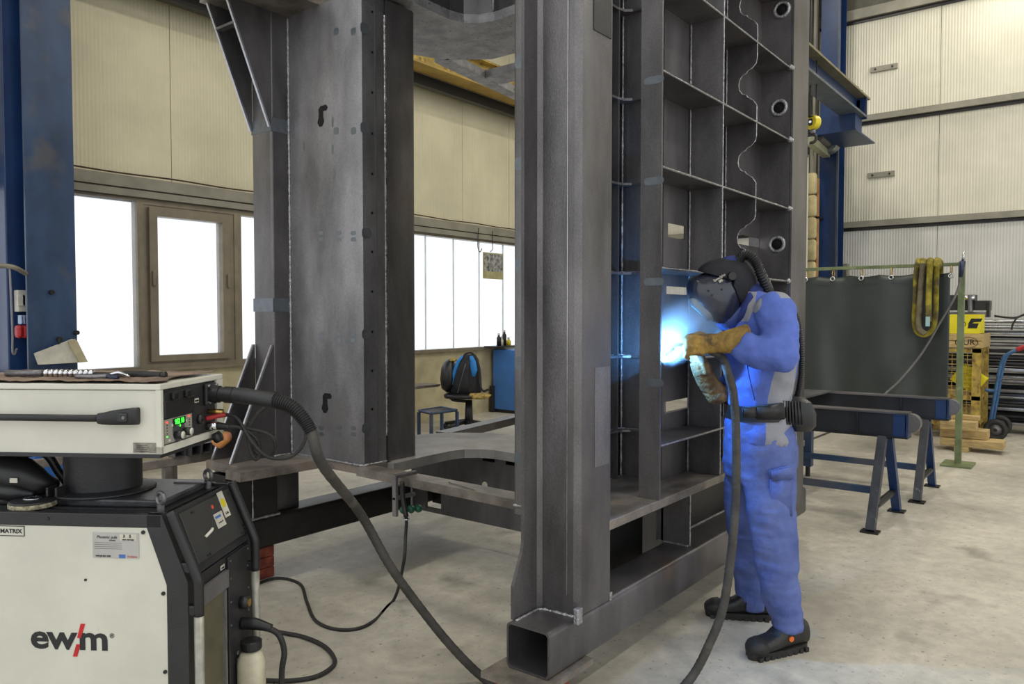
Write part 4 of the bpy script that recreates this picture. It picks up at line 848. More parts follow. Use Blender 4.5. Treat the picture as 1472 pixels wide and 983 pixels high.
t1,top1,x1_,ym1=trestle('nearer blue-black steel trestle end carrying a welded box beam, right of the man',0,1279,628,(1251,765),(1289,735),0,0,0,0,0,0)
t2,top2,x2_,ym2=trestle('farther blue-black steel trestle end beside the screen post foot',0,1330,604,(1318,722),(1340,699),0,0,0,0,0,0)
def tbeam(t,x_,rp,lp_,hb,notch):
    # rp=(px,py top right), lp_=(px,py top left), vertical extents hb px at right
    a=P(rp[0],rp[1],0,x_); b_=P(lp_[0],lp_[1],0,x_); z1=(a.z+b_.z)/2; z0=P(rp[0],hb,0,x_).z
    obj('top_flange',bx(x_-.07,x_+.07,a.y,b_.y,z1-.012,z1),steel,t); obj('bottom_flange',bx(x_-.07,x_+.07,a.y,b_.y,z0,z0+.012),steel_d,t); obj('beam_web',bx(x_-.05,x_-.04,a.y,b_.y,z0+.012,z1-.012),mat('black_blue_steel',(44,46,52),.45,.3,.3,3),t)
    obj('end_plate',bx(x_-.065,x_+.06,a.y,a.y+.012,z0+.012,z1-.012),blued,t)
    obj('blue_end_panel',bx(x_-.055,x_-.05,a.y+.02,a.y+.10,z0+.012,z1-.012),blued,t)
    for fr in notch: obj('stiffener',bx(x_-.068,x_-.05,a.y+fr,a.y+fr+.10 if fr>.6 else a.y+fr+.012,z0+.012,z1-.012),steel_d,t)
    rr=(z1-z0)*.36; obj('round_end_lug',tube(nb(),[(x_-.05,a.y-.01,z1-rr*1.1),(x_+.03,a.y-.01,z1-rr*1.1)],rr,seg=24,sm=False),steel_l,t,'auto')
    return z0,z1,a,b_
tbeam(t1,x1_,(1308,594),(1100,577),630,(.34,1.4)); tbeam(t2,x2_,(1366,574),(1150,558),604,(.36,1.5))
for (x_,t_,pyl,pyr,pl,pr,nm) in ((x1_,t1,704,722,1130,1252,'x'),(x2_,t2,665,690,1130,1318,'y')):
    a=P(pl,pyl,0,x_); b_=P(pr,pyr,0,x_); zz=(a.z+b_.z)/2; obj('low_rail',bx(x_-.02,x_+.02,b_.y,a.y,.20,.25),bluep,t_)
a=P(1161,684,2,0); o=obj('leg',bx(a.x-.04,a.x+.04,a.y-.04,a.y+.04,.1,.56),bluep,t2); obj('adjust_foot',cyl(nb(),(a.x,a.y,0),(a.x,a.y,.1),.022,10),steel_d,o)
for t_,x_ in ((t1,x1_),(t2,x2_)): 
    y=P(1085,600,0,x_).y; obj('leg',bx(x_-.03,x_+.03,y-.03,y+.03,0,.5),bluep,t_)
q=[P(1110,560,0,6.9),P(1196,553,0,7.4)]
o=obj('loose_steel_plate',prism(nb(),[(6.2,3.2),(6.1,2.45),(6.55,2.02),(7.4,2.0),(7.3,3.3)],2,.835,.85),steel_l); tag(o,'loose light steel plate lying on the trestle beams beside the man','plate')
# pallet cage with yellow box
cx0=P(1372,640,2,0); X_=10.9
def B(px,py,x_=X_): return P(px,py,0,x_)
t=thing('mesh_cage_pallet','rusty yellow wire mesh cage pallet behind the green screen post','cage',tuple(B(1385,620)))
a=B(1335,520); b_=B(1410,500); z1=B(1400,500).z; ya,yb=b_.y,a.y; z0=.12; X2=X_+.75
for y in (ya,yb):
    for x_ in (X_,X2): obj('post',bx(x_,x_+.09,y,y+.09,0,z1),yelld,t)
for z in (z1-.06,z0+.05,B(1390,575).z): obj('rail',bx(X_,X_+.05,ya,yb,z,z+.05),yelld,t); obj('rail',bx(X_,X2,ya+.02,ya+.06,z,z+.05),yelld,t)
bm=nb(); k_=0
y=ya+.14
while y<yb: box(bm,X_+.02,X_+.026,y,y+.006,z0+.05,z1); y+=.055
z=z0+.1
while z<z1: box(bm,X_+.015,X_+.02,ya,yb,z,z+.006); z+=.055
tag(obj('wire_mesh',bm,yelld,t),kind='stuff')
bm=nb(); y=X_+.1
while y<X2: box(bm,y,y+.006,ya+.03,ya+.036,z0+.05,z1); y+=.07
tag(obj('wire_mesh',bm,yelld,t),kind='stuff')
t=thing('wooden_crate_tray','pale wooden crate frame stamped EUR on top of the mesh cage','crate',tuple(B(1395,490)))
zc0=z1+.002; zc1=B(1400,480,X_).z
for s,(u0,u1) in enumerate(((0,.45),(.52,1))): obj('plank',bx(X_-.02,X_+.01,ya,yb,zc0+(zc1-zc0)*u0,zc0+(zc1-zc0)*u1,bev=.003),wood,t)
for yy in (ya,(ya+yb)/2,yb-.13): obj('block',bx(X_+.0,X2,yy+.003,yy+.12,zc0,zc1-.02),wood,t)
obj('side_board',bx(X_,X2,ya-.02,ya,zc0,zc1),wood,t)
text('EUR',.085,frame((X_-.0212,ya+.26,(zc0+zc1)/2+.0),(0,-1,0),(0,0,1)),blk,t,depth=.0005) if 0 else None
ll=text('EUR',.10,wm(t).inverted()@frame((X_-.0215,B(1390,483).y,(zc0+zc1)/2-.02),(0,-1,0),(0,0,1)),mat('dark_stamp',(70,50,34),.8),t,depth=.0005,bold=.001)
bm=nb(); torus(bm,(X_-.021,B(1390,483).y,(zc0+zc1)/2-.02),.12,.005,(1,0,0),28,5)
for v in bm.verts: v.co.z=(zc0+zc1)/2-.02+(v.co.z-((zc0+zc1)/2-.02))*.55
obj('oval_stamp',bm,bpy.data.materials['dark_stamp'],t)
t=thing('yellow_wire_box','bright yellow cardboard box with a black slanted logo on the wooden crate','box',tuple(B(1385,470)))
ztop=B(1400,490-26,X_).z; ztop=zc1+.24
obj('carton',bx(X_+.0,X_+.5,ya+.02,yb-.1,zc1+.002,ztop,bev=.004),mat('bright_yellow_card',(226,212,34),.6,0,.06,5),t)
yl=B(1400,475).y; obj('logo_mark',prism(nb(),[(yl+.07,zc1+.07),(yl-.03,zc1+.07),(yl-.05,zc1+.13),(yl+.02,zc1+.13),(yl+.0,zc1+.145),(yl-.07,zc1+.15),(yl-.09,zc1+.19),(yl+.03,zc1+.19),(yl+.06,zc1+.13),(yl+.06,zc1+.10)],0,X_-.003,X_),black,t)
obj('logo_mark',torus(nb(),(X_-.001,B(1384,475).y,zc1+.12),.03,.004,(1,0,0),16,5),blk,t)
# things in cage
o=tag(obj('yellow_carton_in_cage',box(nb(),-.02,.2,-.16,.16,-.12,.12,Matrix.Translation(B(1392,545,X_+.15))@Matrix.Rotation(.6,4,'X')),bpy.data.materials['bright_yellow_card']),'tilted yellow carton inside the mesh cage','box')
for i,py in enumerate((565,590,612)):
    c=B(1370,py,X_+.12); tag(obj('wooden_block',bx(c.x,c.x+.4,ya+.12,yb-.05,c.z-.05,c.z+.05,bev=.004),wood),'wooden block lying inside the mesh cage, %s of three'%['top one','middle one','lowest'][i],'block','wooden blocks in the cage')
# planks in front
pk=[((1372,1443),(624,634),10.0,'longest rough board at the bottom of the plank pile right of the screen post'),((1372,1420),(612,622),10.1,'thick pale plank in the middle of the pile beside the cage'),((1372,1404),(600,613),10.0,'short thick timber block on the pile'),((1372,1408),(594,600),10.2,'thin board on top of the plank pile beside the cage')]
zb=.055
tag(obj('timber_bearer',bx(9.9,10.4,P(1395,640,0,10.1).y,P(1375,640,0,10.1).y,0,.055),wood),'dark short timber bearer under the plank pile','timber')
for i,((xa,xb),(ya_,yb_),xx,lb) in enumerate(pk):
    a=P(xa-20,yb_,0,xx); b2=P(xb,yb_,0,xx); h=[.085,.10,.10,.05][i]; tag(obj('wooden_plank',bx(xx-.05,xx+.25-.05*i,b2.y,a.y,zb,zb+h-.003,bev=.004),wood),lb,'plank','planks beside the cage'); zb+=h
# hand truck
Xh=11.1
def Hh(px,py,x_=Xh): return P(px,py,0,x_)
t=thing('hand_truck','blue hand truck with red grips and black tyres before the steel stock','hand truck',tuple(P(1430,632,2,0)))
for dx in (0,.38):
    fr=[Hh(1422,612,Xh),Hh(1428,580,Xh),Hh(1436,535,Xh),Hh(1442,515,Xh),Hh(1450,508,Xh),Hh(1462,503,Xh)]
    fr=[p_+V((dx,0,0)) for p_ in fr]
    obj('frame_tube',tube(nb(),fr,.02,seg=10,n=50),mat('hand_truck_blue',(56,96,140),.45,0,.2,9,grime=((150,150,150),14,.66,.5)) if dx==0 else bpy.data.materials['hand_truck_blue'],t,True)
    obj('red_grip',tube(nb(),[fr[-1],Hh(1468,500)+V((dx,0,0)),Hh(1490,494)+V((dx,0,0))],.027,seg=10),redm,t,True)
    c=P(1431,616,0,Xh-.05)+V((dx*1.3,0,0)); c.z=.135
    wh=obj('tyre',torus(nb(),c,.10,.034,(1,0,0),28,10),blackr,t,True); obj('rim',cyl(nb(),c-V((.02,0,0)),c+V((.02,0,0)),.07,20),steel_l,wh,True); obj('hub',cyl(nb(),c-V((.035,0,0)),c+V((.035,0,0)),.022,12),steel_d,wh)
obj('cross_tube',tube(nb(),[Hh(1434,548),Hh(1434,548)+V((.38,0,0))],.015,seg=8,sm=False),bpy.data.materials['hand_truck_blue'],t)
obj('stair_bracket',tube(nb(),[Hh(1434,560),Hh(1425,562),Hh(1416,560)],.02,seg=8),bpy.data.materials['hand_truck_blue'],t,True)
obj('toe_plate',bx(Xh-.05,Xh+.45,Hh(1430,625).y,Hh(1405,625).y,.015,.03),bluep,t)
# steel bar stock
ordn=['lowest','second','third','fourth','fifth','sixth','seventh','eighth','ninth','tenth','eleventh','twelfth','thirteenth','fourteenth','fifteenth','sixteenth','seventeenth']
random.seed(3); yR=-1.4; z=.12
barm=[mat('bar_bright_steel',(176,178,182),.28,.85,.15,6),mat('bar_grey_steel',(110,112,116),.35,.7,.2,6),mat('bar_black_steel',(44,44,48),.45,.5,.2,6),steel_l]
i=0
# rack arms carrying the layers
t=thing('bar_stock_rack','dark steel rack of uprights and arms holding the bar stock','rack',(12.2,0,0))
rows=[]
while z<1.52 and i<17:
    h=random.choice([.05,.06,.075,.045]); rows.append((z,h)); z+=h+random.choice([.02,.025,.035]); i+=1
for y in (2.4,.62,-1.1):
    obj('upright',bx(12.42,12.5,y,y+.08,0,1.7),steel_d,t); obj('foot',bx(11.7,12.5,y,y+.08,0,.05),steel_d,t)
    for (zz,h) in rows: obj('arm',bx(11.75,12.42,y+.02,y+.05,zz-.013,zz-.001),steel_d,t)
cs='round square flat'.split()
for r,(zz,h) in enumerate(rows):
    for c_ in range(3):
        kind=random.choice(cs); mm=random.choice(barm if c_==0 else barm[1:3]); xx=11.78+c_*.16+random.uniform(0,.03); ye=2.9-random.uniform(0,.25); y0=yR+random.uniform(-.3,.3)
        if kind=='round': bm=cyl(nb(),(xx+h/2,y0,zz+h/2),(xx+h/2,ye,zz+h/2),h/2-.001,12)
        elif kind=='square': bm=rhs(xx,xx+h,y0,ye,zz,zz+h-.002,.006,.005,1)
        else: bm=bx(xx,xx+.12,y0,ye,zz,zz+h*.5,bev=.002)
        nm={'round':'round_bar','square':'square_tube','flat':'flat_bar'}[kind]
        tag(obj(nm,bm,mm,None,'auto'),'%s %s in the %s row of the bar stock, %s'%({'bar_bright_steel':'bright','bar_grey_steel':'grey','bar_black_steel':'black','bright_mill_steel':'mottled'}.get(mm.name,'grey'),nm.replace('_',' '),ordn[r],['front layer','middle layer','back layer'][c_]),'steel bar','steel bars in the stock rack')
# bundle and equipment on top
q=P(1400,440,0,11.9)
t=thing('dark_clamping_fixture','dark steel fixture with bright rollers on top of the bar stock','fixture',(11.9,q.y,rows[-1][0]+.1))
def F_(px0,px1,py0,py1,x0_=11.85,x1_=12.1): a=P(px0,py0,0,11.9); b=P(px1,py1,0,11.9); return bx(x0_,x1_,b.y,a.y,b.z,a.z,bev=.006)
obj('body',F_(1365,1402,424,446),blackm,t); obj('step',F_(1400,1423,432,446),blackm,t); obj('bracket',F_(1419,1423,434,456,11.83,12.0),steel_d,t); obj('plate',F_(1365,1420,448,456,11.84,12.2),steel_l,t)
obj('roller',cyl(nb(),P(1378,428,0,11.8),P(1401,428,0,11.8),.04,12),chrome,t,True)
for px in (1380,1394): obj('roller_arm',tube(nb(),[P(px,424,0,11.78),P(px+1,448,0,11.78)],.03,seg=8,sm=False),steel_l,t)
t=thing('wire_offcuts','dark bent wire offcuts lying on the bar stock top right','wire',tuple(P(1460,458,0,11.9)))
obj('bent_wire',tube(nb(),[P(1430,454,0,11.8),P(1445,456,0,11.75),P(1462,456,0,11.75),P(1480,448,0,11.8)],.014,seg=6),steel_d,t,True); obj('bent_wire',tube(nb(),[P(1474,452,0,11.8),P(1462,457,0,11.72),P(1456,466,0,11.7),P(1454,474,0,11.7)],.012,seg=6),steel_d,t,True)
# blue column + jib crane
Xj=12.2; a=P(1178,250,0,Xj); b_=P(1203,250,0,Xj)
t=thing('blue_rear_column','tall blue steel column standing before the back wall','column',(Xj,(a.y+b_.y)/2,0))
obj('flange',bx(Xj-.01,Xj+.01,b_.y,a.y,0,ZC),blued,t); obj('web',bx(Xj,Xj+.4,(a.y+b_.y)/2-.008,(a.y+b_.y)/2+.008,0,ZC),blued,t); obj('flange',bx(Xj+.4,Xj+.42,b_.y,a.y,0,ZC),blued,t)
obj('edge_strip',bx(Xj-.06,Xj-.01,b_.y-.03,b_.y-.005,0,ZC),mat('slate_blue_strip',(60,72,92),.5),t)
t=thing('jib_crane_beam','blue jib crane I-beam with a pale top flange reaching to the blue rear column','crane beam',(11.6,3.0,4.6))
p0=P(1232,140,0,11.55); yj=p0.y; zt=p0.z; zb_=P(1230,172,0,11.55).z
obj('top_flange',bx(3.6,11.7,yj-.14,yj+.14,zt-.03,zt,bev=.003),mat('jib_flange_paint',(120,112,84),.5),t); obj('web',bx(3.6,11.5,yj-.01,yj+.01,zb_+.03,zt-.03),blued,t); obj('bottom_flange',bx(3.6,11.5,yj-.14,yj+.14,zb_,zb_+.03,bev=.003),mat('jib_lower_flange',(84,92,100),.5),t)
obj('end_plate',bx(11.5,11.53,yj-.14,yj+.14,zb_-.02,zt-.03),blued,t); obj('support_console',bx(11.15,11.5,yj-.08,yj+.5,zb_-.22,zb_-.001),blued,t); obj('console_plate',bx(11.1,12.18,yj-.10,yj+.55,zb_-.24,zb_-.22),blued,t)
obj('buffer',bx(11.5,11.62,yj-.05,yj+.05,zt-.16,zt-.06),steel_d,t)
for x_ in (11.2,11.4): obj('bolt',cyl(nb(),(x_,yj-.08,zt),(x_,yj-.08,zt+.05),.025,8),steel_d,t)
# hoist hook block
Xk=9.5
def Kk(px,py): return P(px,py,0,Xk)
t=thing('hoist_hook_block','round yellow hoist hook block hanging on thin ropes from the jib beam','hook block',tuple(Kk(1169,176)))
c=Kk(1169,176); obj('sheave_cover',tube(nb(),[c+V((-.03,.02,0)),c+V((.04,-.02,0))],.085,seg=28,sm=False),yell,t,'auto'); obj('centre_disc',tube(nb(),[c+V((-.045,.02,0)),c+V((-.03,.02,0))],.042,seg=18,sm=False),black,t,'auto'); obj('centre_bolt',tube(nb(),[c+V((-.055,.02,0)),c+V((-.045,.02,0))],.016,seg=10,sm=False),chrome,t)
obj('warning_band',tube(nb(),[c+V((-.038,.02,.058)),c+V((-.036,.02,.072))],.028,seg=10,sm=False),black,t)
obj('swivel',cyl(nb(),c+V((0,0,-.08)),c+V((0,0,-.13)),.03,12),steel_l,t,True); hc=c+V((0,.02,-.185)); obj('hook',torus(nb(),hc,.055,.017,(1,.3,0),20,8,.8),black,t,True)
for px in (1164,1173): a=Kk(px,164); obj('rope',cyl(nb(),a,(a.x,a.y,ZC-.3),.007,6),steel_d,t)
obj('pulley_carriage',bx(c.x-.2,c.x+.2,c.y-.2,c.y+.2,ZC-.3,ZC-.01),blued,t)
# winch arm
Xw=11.6
t=thing('wall_winch_arm','pale bracket arm with a grey motor drum on the blue rear column','winch',tuple(P(1190,218,0,Xw)))
a=P(1166,214,0,10.8); b_=P(1190,224,0,12.1); obj('arm',tube(nb(),[P(1164,202,0,10.6),P(1188,222,0,12.15)],.07,seg=4,sm=False),mat('pale_grey_green',(150,150,124),.5),t)
obj('motor',tube(nb(),[P(1172,196,0,11.2),P(1190,206,0,12.0)],.10,seg=16,sm=False),blackm,t,'auto'); obj('drum_end',tube(nb(),[P(1188,204,0,11.9),P(1194,208,0,12.15)],.15,seg=18,sm=False),mat('winch_grey',(120,126,130),.4,.3),t,'auto')
# curtain strips / rails beside column
mm_=mat('pale_door_sheet',(214,212,196),.6,0,.05,3); a,b_=P(1150,260,0,11.4),P(1161,260,0,11.4)
t=thing('pale_strip_door','narrow pale door sheet beside the yellow quilted pads','door sheet',(11.4,b_.y,0)); obj('sheet',bx(11.4,11.44,b_.y,a.y+.5,.02,P(1160,226,0,11.4).z),mm_,t); obj('rail',bx(11.38,11.46,b_.y,a.y+.5,P(1160,226,0,11.4).z,P(1160,222,0,11.4).z),creamt,t); obj('floor_track',bx(11.38,11.46,b_.y,a.y+.5,0,.02),steel_d,t)
t=thing('quilted_pad_column','stack of yellowed padded cushions hung between the pale door and blue column','padding',(11.9,P(1168,300,0,11.9).y,0)); pm=mat('yellowed_padding',(198,184,140),.8,0,.15,5)
z=.05
obj('pole',cyl(nb(),(11.95,P(1166,300,0,11.95).y,0),(11.95,P(1166,300,0,11.95).y,4.4),.03,10),creamt,t)
while z<3.4:
    a,b_=P(1158,300,0,11.8),P(1172,300,0,11.8); obj('pad',bx(11.8,11.92,b_.y,a.y,z,z+.32,bev=.04),pm,t,'auto'); z+=.33
c=P(1175,300,0,12.0); t=thing('copper_pipe','thin brown pipe running up in front of the blue rear column','pipe',(c.x,c.y,0)); obj('pipe',cyl(nb(),(12.0,c.y,0),(12.0,c.y,3.6),.028,8),mat('copper_brown',(170,124,80),.5,.3,.2,6),t)
for z in (.8,1.9,3.0): obj('pipe_clip',bx(11.96,12.19,c.y-.04,c.y+.04,z,z+.03),steel_d,t)
c=P(1164,80,0,12.4); t=thing('rear_cable_riser','grey vertical cable trunking left of the blue rear column','trunking',(12.4,c.y,0))
for px,mm in ((1160,creamt),(1166,steel_d),(1172,creamt)): a=P(px,80,0,12.4); obj('trunking',bx(12.4,12.5,a.y-.035,a.y+.035,0,ZC),mm,t)
c=P(1207,395,0,12.5); t=thing('grey_wall_conduit','ribbed grey cable conduit low beside the blue rear column','conduit',(12.7,c.y,0)); obj('conduit',bx(12.68,12.79,c.y-.06,c.y+.06,0,2.35),creamt,t); obj('conduit_cover',bx(12.66,12.68,c.y-.05,c.y+.05,.1,2.3),steel_l,t)
# ---------------------------------------------------------------- the welder
PO=V((3.62,1.28,0)); FD=V((-.66,.75,0)).normalized(); LT=V((-FD.y,FD.x,0))  # LT: his left, towards the camera
if LT.dot(V((-1,-1,0)))<0: LT=-LT
ZV=V((0,0,1))
def K(px,py,s=0):
    d=FW*F_PX+RT*(px-736)-UP*(py-491.5); c=(PO-CAM).dot(LT)+s; return CAM+d*(c/d.dot(LT))
PXM=.00336
def ring(px,py,hw,a,s=0,tilt=None):
    return (K(px,py,s),LT*a,FD*(hw*PXM))
MAN=thing('person','person in blue and grey workwear, dark welding helmet and leather gloves, bending over the weld','person',(PO.x,PO.y,0))
def mp(name,bm,m,sm=True,label=None,par=None): return obj(name,bm,m,par or MAN,smooth=sm,label=label)
def wrinkle(me,amp,sc,seed=0,ridge=True):
    for v in me.vertices:
        p=V((v.co.x*sc[0],v.co.y*sc[1],v.co.z*sc[2]))+V((seed,0,0)); n1=noise.noise(p+V((0,0,.6*noise.noise(p*.5))))
        n2=noise.noise(p*2.3); d=(1-2*abs(n1)) if ridge else n1
        v.co+=v.normal*amp*(d*.8+n2*.35-.2)
# body (continuous figure under the clothes)
bm=nb()
loft(bm,[ring(1093,640,34,.12),ring(1092,580,32,.12),ring(1094,520,34,.14),ring(1094,465,30,.14),ring(1088,440,20,.08),ring(1078,425,16,.055),ring(1066,412,17,.06)],20)
hc=K(1046,412); ball(bm,hc,.095,(1,1,1.15),20); ball(bm,K(1024,424),.018); ball(bm,K(1048,412,.092),.02); ball(bm,K(1048,412,-.092),.02)
def limb(b,pts,rad,seg=14): return tube(b,pts,rad,seg=seg,n=24)
SHn,ELn,WRn=K(1113,448,.16),K(1122,512,.27),K(1045,494,.17)
SHf,ELf,WRf=K(1098,455,-.16),K(1082,540,-.27),K(1028,560,-.02)
limb(bm,[SHn,ELn],[.05,.042]); limb(bm,[ELn,WRn],[.04,.028]); limb(bm,[SHf,ELf],[.05,.042]); limb(bm,[ELf,K(1046,562,-.08)],[.038,.022])
HPn,KNn,ANn=K(1098,628,.09),K(1110,755,.14),K(1130,915,.17); HPf,KNf,ANf=K(1086,628,-.09),K(1074,740,-.17),K(1088,868,-.24)
limb(bm,[K(1100,640,.085),K(1108,730,.12),K(1117,820,.15),K(1132,905,.17)],[.07,.05,.04,.03]); limb(bm,[K(1084,640,-.085),K(1073,740,-.16),K(1079,830,-.225),K(1084,866,-.24)],[.07,.05,.04,.03])
ball(bm,SHn,.055); ball(bm,SHf,.055)
mp('body',fuse(bm,.015,4),skin)
# trousers
bm=nb()
loft(bm,[ring(1091,596,42,.155),ring(1092,615,46,.168),ring(1093,640,49,.178),ring(1092,662,49,.178),ring(1090,685,44,.165)],28)
loft(bm,[ring(1102,650,38,.085,.085),ring(1104,690,37,.085,.09),ring(1108,730,32,.085,.12),ring(1113,775,30,.082,.135),ring(1117,820,27.5,.078,.15),ring(1124,865,24,.072,.16),ring(1131,895,20.5,.068,.17),ring(1132,905,19.5,.066,.17)],22)
loft(bm,[ring(1082,650,38,.085,-.085),ring(1077,690,34,.085,-.11),ring(1073,740,30,.082,-.16),ring(1075,790,26,.076,-.20),ring(1079,830,25,.074,-.225),ring(1083,862,26,.078,-.24),ring(1084,873,25,.076,-.24)],22)
tr=fuse(bm,.011,4); wrinkle(tr,.014,(7,7,4.5),3); wrinkle(tr,.006,(5,5,20),8)
TR=mp('trousers',tr,mat('worn_blue_trousers',(94,110,168),.85,0,.16,6,1.0,15,rgb2=(70,86,144)))
# cargo pocket
def patch(quad,s,m,name,par,th=.012,lab=None,bev=.004):
    pts=[K(x_,y_,s) for x_,y_ in quad]; bm=nb(); a=[bm.verts.new(p_) for p_ in pts]; b=[bm.verts.new(p_+LT*th) for p_ in pts]; n=len(pts)
    bm.faces.new(a); bm.faces.new(b[::-1])
    for i in range(n): bm.faces.new((a[i],a[(i+1)%n],b[(i+1)%n],b[i]))
    if bev: bmesh.ops.bevel(bm,geom=bm.edges[:],offset=bev,segments=2,affect='EDGES')
    return obj(name,bm,m,par,smooth=True,label=lab)
tm=bpy.data.materials['worn_blue_trousers']
patch([(1106,688),(1136,684),(1138,742),(1104,738)],.178,tm,'cargo_pocket',TR,.016); patch([(1104,676),(1137,668),(1140,688),(1108,690)],.186,tm,'pocket_flap',TR,.016); patch([(1114,742),(1124,742),(1124,748),(1115,748)],.186,black,'pocket_tag',TR,.006,bev=.001)
# jacket
bm=nb()
loft(bm,[ring(1092,632,46,.172),ring(1092,612,46,.172),ring(1090,592,43,.162),ring(1090,560,45,.168),ring(1093,525,47,.175),ring(1096,490,46,.185),ring(1096,462,42,.188),ring(1092,442,34,.165),ring(1084,428,22,.11),ring(1078,420,15,.085)],28)
loft(bm,[ring(1040,632-8,1,.01),ring(1041,625,1,.01)],6) if 0 else None
tube(bm,[SHn+V((0,0,.0)),SHn.lerp(ELn,.5)+FD*-.01,ELn+FD*-.0],[.085,.078,.07],seg=20,n=20); ball(bm,ELn,.069)
tube(bm,[ELn,ELn.lerp(WRn,.5)+V((0,0,-.006)),K(1064,492,.20)],[.070,.068,.060],seg=20,n=20)
ball(bm,SHn,.086); ball(bm,SHf,.086)
tube(bm,[SHf,ELf],[.085,.07],seg=20,n=14); ball(bm,ELf,.07); tube(bm,[ELf,K(1040,562,-.06)],[.07,.058],seg=20,n=14)
jk=fuse(bm,.011,4); wrinkle(jk,.017,(8,8,8),11); wrinkle(jk,.006,(6,6,18),21)
at=jk.attributes.new('grey_mask','FLOAT','POINT')
vals=[]
fA,fB,fC,fD=[(K(*k_)-PO).dot(FD) for k_ in ((1101,570,.17),(1144,560,.12),(1066,470,.12),(1082,428,.12))]
for v in jk.vertices:
    r=v.co-PO; f_=r.dot(FD); s_=r.dot(LT); z=v.co.z; arm=s_>.245
    u_=(z-1.07)/.3; g1=min(z-1.03,1.33-z,s_-.04,fA-.045*max(0,u_)-f_,.225-s_,f_-fB)
    g2=min(1.06-z,s_-.02,fA-f_)
    fc=fC+(fD-fC)*(z-1.49)/.14; g3=min(z-1.52,1.68-z,.022-abs(f_-fc),s_-.0)
    g4=min(z-1.625,.03-f_)
    vals.append(max(g1,g2,g3,g4))
at.data.foreach_set('value',vals)
jm_=bpy.data.materials['royal_blue_workwear'].copy(); jm_.name='jacket_blue_with_grey_panels'; nt=jm_.node_tree; N_=nt.nodes; L_=nt.links; b_=N_['Principled BSDF']; src=b_.inputs['Base Color'].links[0].from_socket
aa=N_.new('ShaderNodeAttribute'); aa.attribute_name='grey_mask'; gt=N_.new('ShaderNodeMath'); gt.operation='GREATER_THAN'; gt.inputs[1].default_value=0; L_.new(aa.outputs['Fac'],gt.inputs[0])
mx_=N_.new('ShaderNodeMix'); mx_.data_type='RGBA'; L_.new(gt.outputs[0],mx_.inputs['Factor']); L_.new(src,mx_.inputs['A']); mx_.inputs['B'].default_value=(*lin((138,140,148)),1); L_.new(mx_.outputs['Result'],b_.inputs['Base Color'])
JK=mp('jacket',jk,jm_)
mp('collar',loft(nb(),[(K(1081,437),LT*.105,FD*.075),(K(1076,428),LT*.098,FD*.07),(K(1071,420),LT*.09,FD*.065)],20),greyc,par=JK)
mp('sleeve_seam',tube(nb(),[K(1126,432,.22),K(1138,470,.21),K(1128,510,.25),K(1110,530,.24)],.0028,seg=5),mat('seam_dark_blue',(34,54,120),.8),par=JK); mp('chest_seam',tube(nb(),[K(1068,470,.18),K(1075,530,.185),K(1085,575,.175)],.0025,seg=5),bpy.data.materials['seam_dark_blue'],par=JK)
# belt + blower pack
bm=nb(); loft(bm,[ring(1089,600,45.5,.178),ring(1089,580,45.5,.178)],32)
BE=mp('belt',bm,black,'auto',label='black padded belt')
patch([(1084,583),(1125,578),(1127,602),(1086,603)],.172,black,'belt_flap',BE,.02); patch([(1066,585),(1090,583),(1090,600),(1067,600)],.176,blackm,'belt_buckle',BE,.014)
PK=mp('blower_pack',loft(nb(),[(K(1143,616,.02),LT*.10,FD*.05),(K(1142,608,.02),LT*.13,FD*.07),(K(1140,590,.02),LT*.14,FD*.075),(K(1137,575,.02),LT*.125,FD*.065),(K(1136,569,.02),LT*.09,FD*.04)],24,.6),black,'auto',label='ribbed black air blower pack')
for i in range(7): patch([(1124+i*4.2,575+i*.3),(1126+i*4.2,575+i*.3),(1127+i*4.4,610),(1125+i*4.4,610)],.15,blackm,'grille_rib',PK,.012,bev=.001)
# helmet: profile inflated sideways
def inflate(prof,cx_,cy_,hw,s0=0,p=2.4,n=14,front=None):
    bm=nb(); rings=[]
    for i in range(n+1):
        u=-1+2*i/n; u=math.sin(u*pi/2); k_=max(.02,(1-abs(u)**p))**(1/p); s=s0+hw*u
        rings.append([bm.verts.new(K(cx_+(x_-cx_)*k_,cy_+(y_-cy_)*k_,s)) for x_,y_ in prof])
    m=len(prof)
    for a,b in zip(rings,rings[1:]):
        for j in range(m): bm.faces.new((a[j],a[(j+1)%m],b[(j+1)%m],b[j]))
    bm.faces.new(rings[0]); bm.faces.new(rings[-1][::-1]); return bm
def smooth_poly(pts,n=48):
    q=spline([pts[-1]+(0,) if len(pts[-1])==2 else pts[-1]]+[p_+(0,) for p_ in pts],n*1); return [(v.x,v.y) for v in q[:-1]]
hp=smooth_poly([(1012,392),(1030,386),(1050,386),(1066,398),(1070,418),(1064,445),(1052,466),(1040,470),(1018,458),(1000,444),(989,428),(986,412),(991,399)],52)
hm=mat('helmet_dark_shell',(34,38,54),.32,0,.1,6,coat=.4)
HE=mp('welding_helmet',inflate(hp,1034,424,.125,0,2.6,18),hm,label='dark blue-black welding helmet shell')
cp=smooth_poly([(1004,390),(1012,379),(1030,372),(1052,370),(1072,374),(1086,392),(1088,412),(1078,434),(1066,440),(1068,410),(1058,392),(1036,386)],44)
mp('head_cover',inflate(cp,1052,402,.118,0,2.4,16),mat('black_head_cover',(30,31,38),.85,0,.2,20,.4,40),par=HE,label='soft black head cover')
mp('navy_cap',inflate(smooth_poly([(1036,372),(1052,367),(1066,370),(1074,382),(1060,386),(1044,380)],24),1055,377,.07,0,2.2,10),navy,par=HE)
mp('neck_cloth',inflate(smooth_poly([(1062,440),(1078,405),(1098,410),(1096,425),(1080,446),(1064,468),(1050,470)],36),1076,438,.10,0,2.3,12),navy,par=HE,label='navy neck cloth')
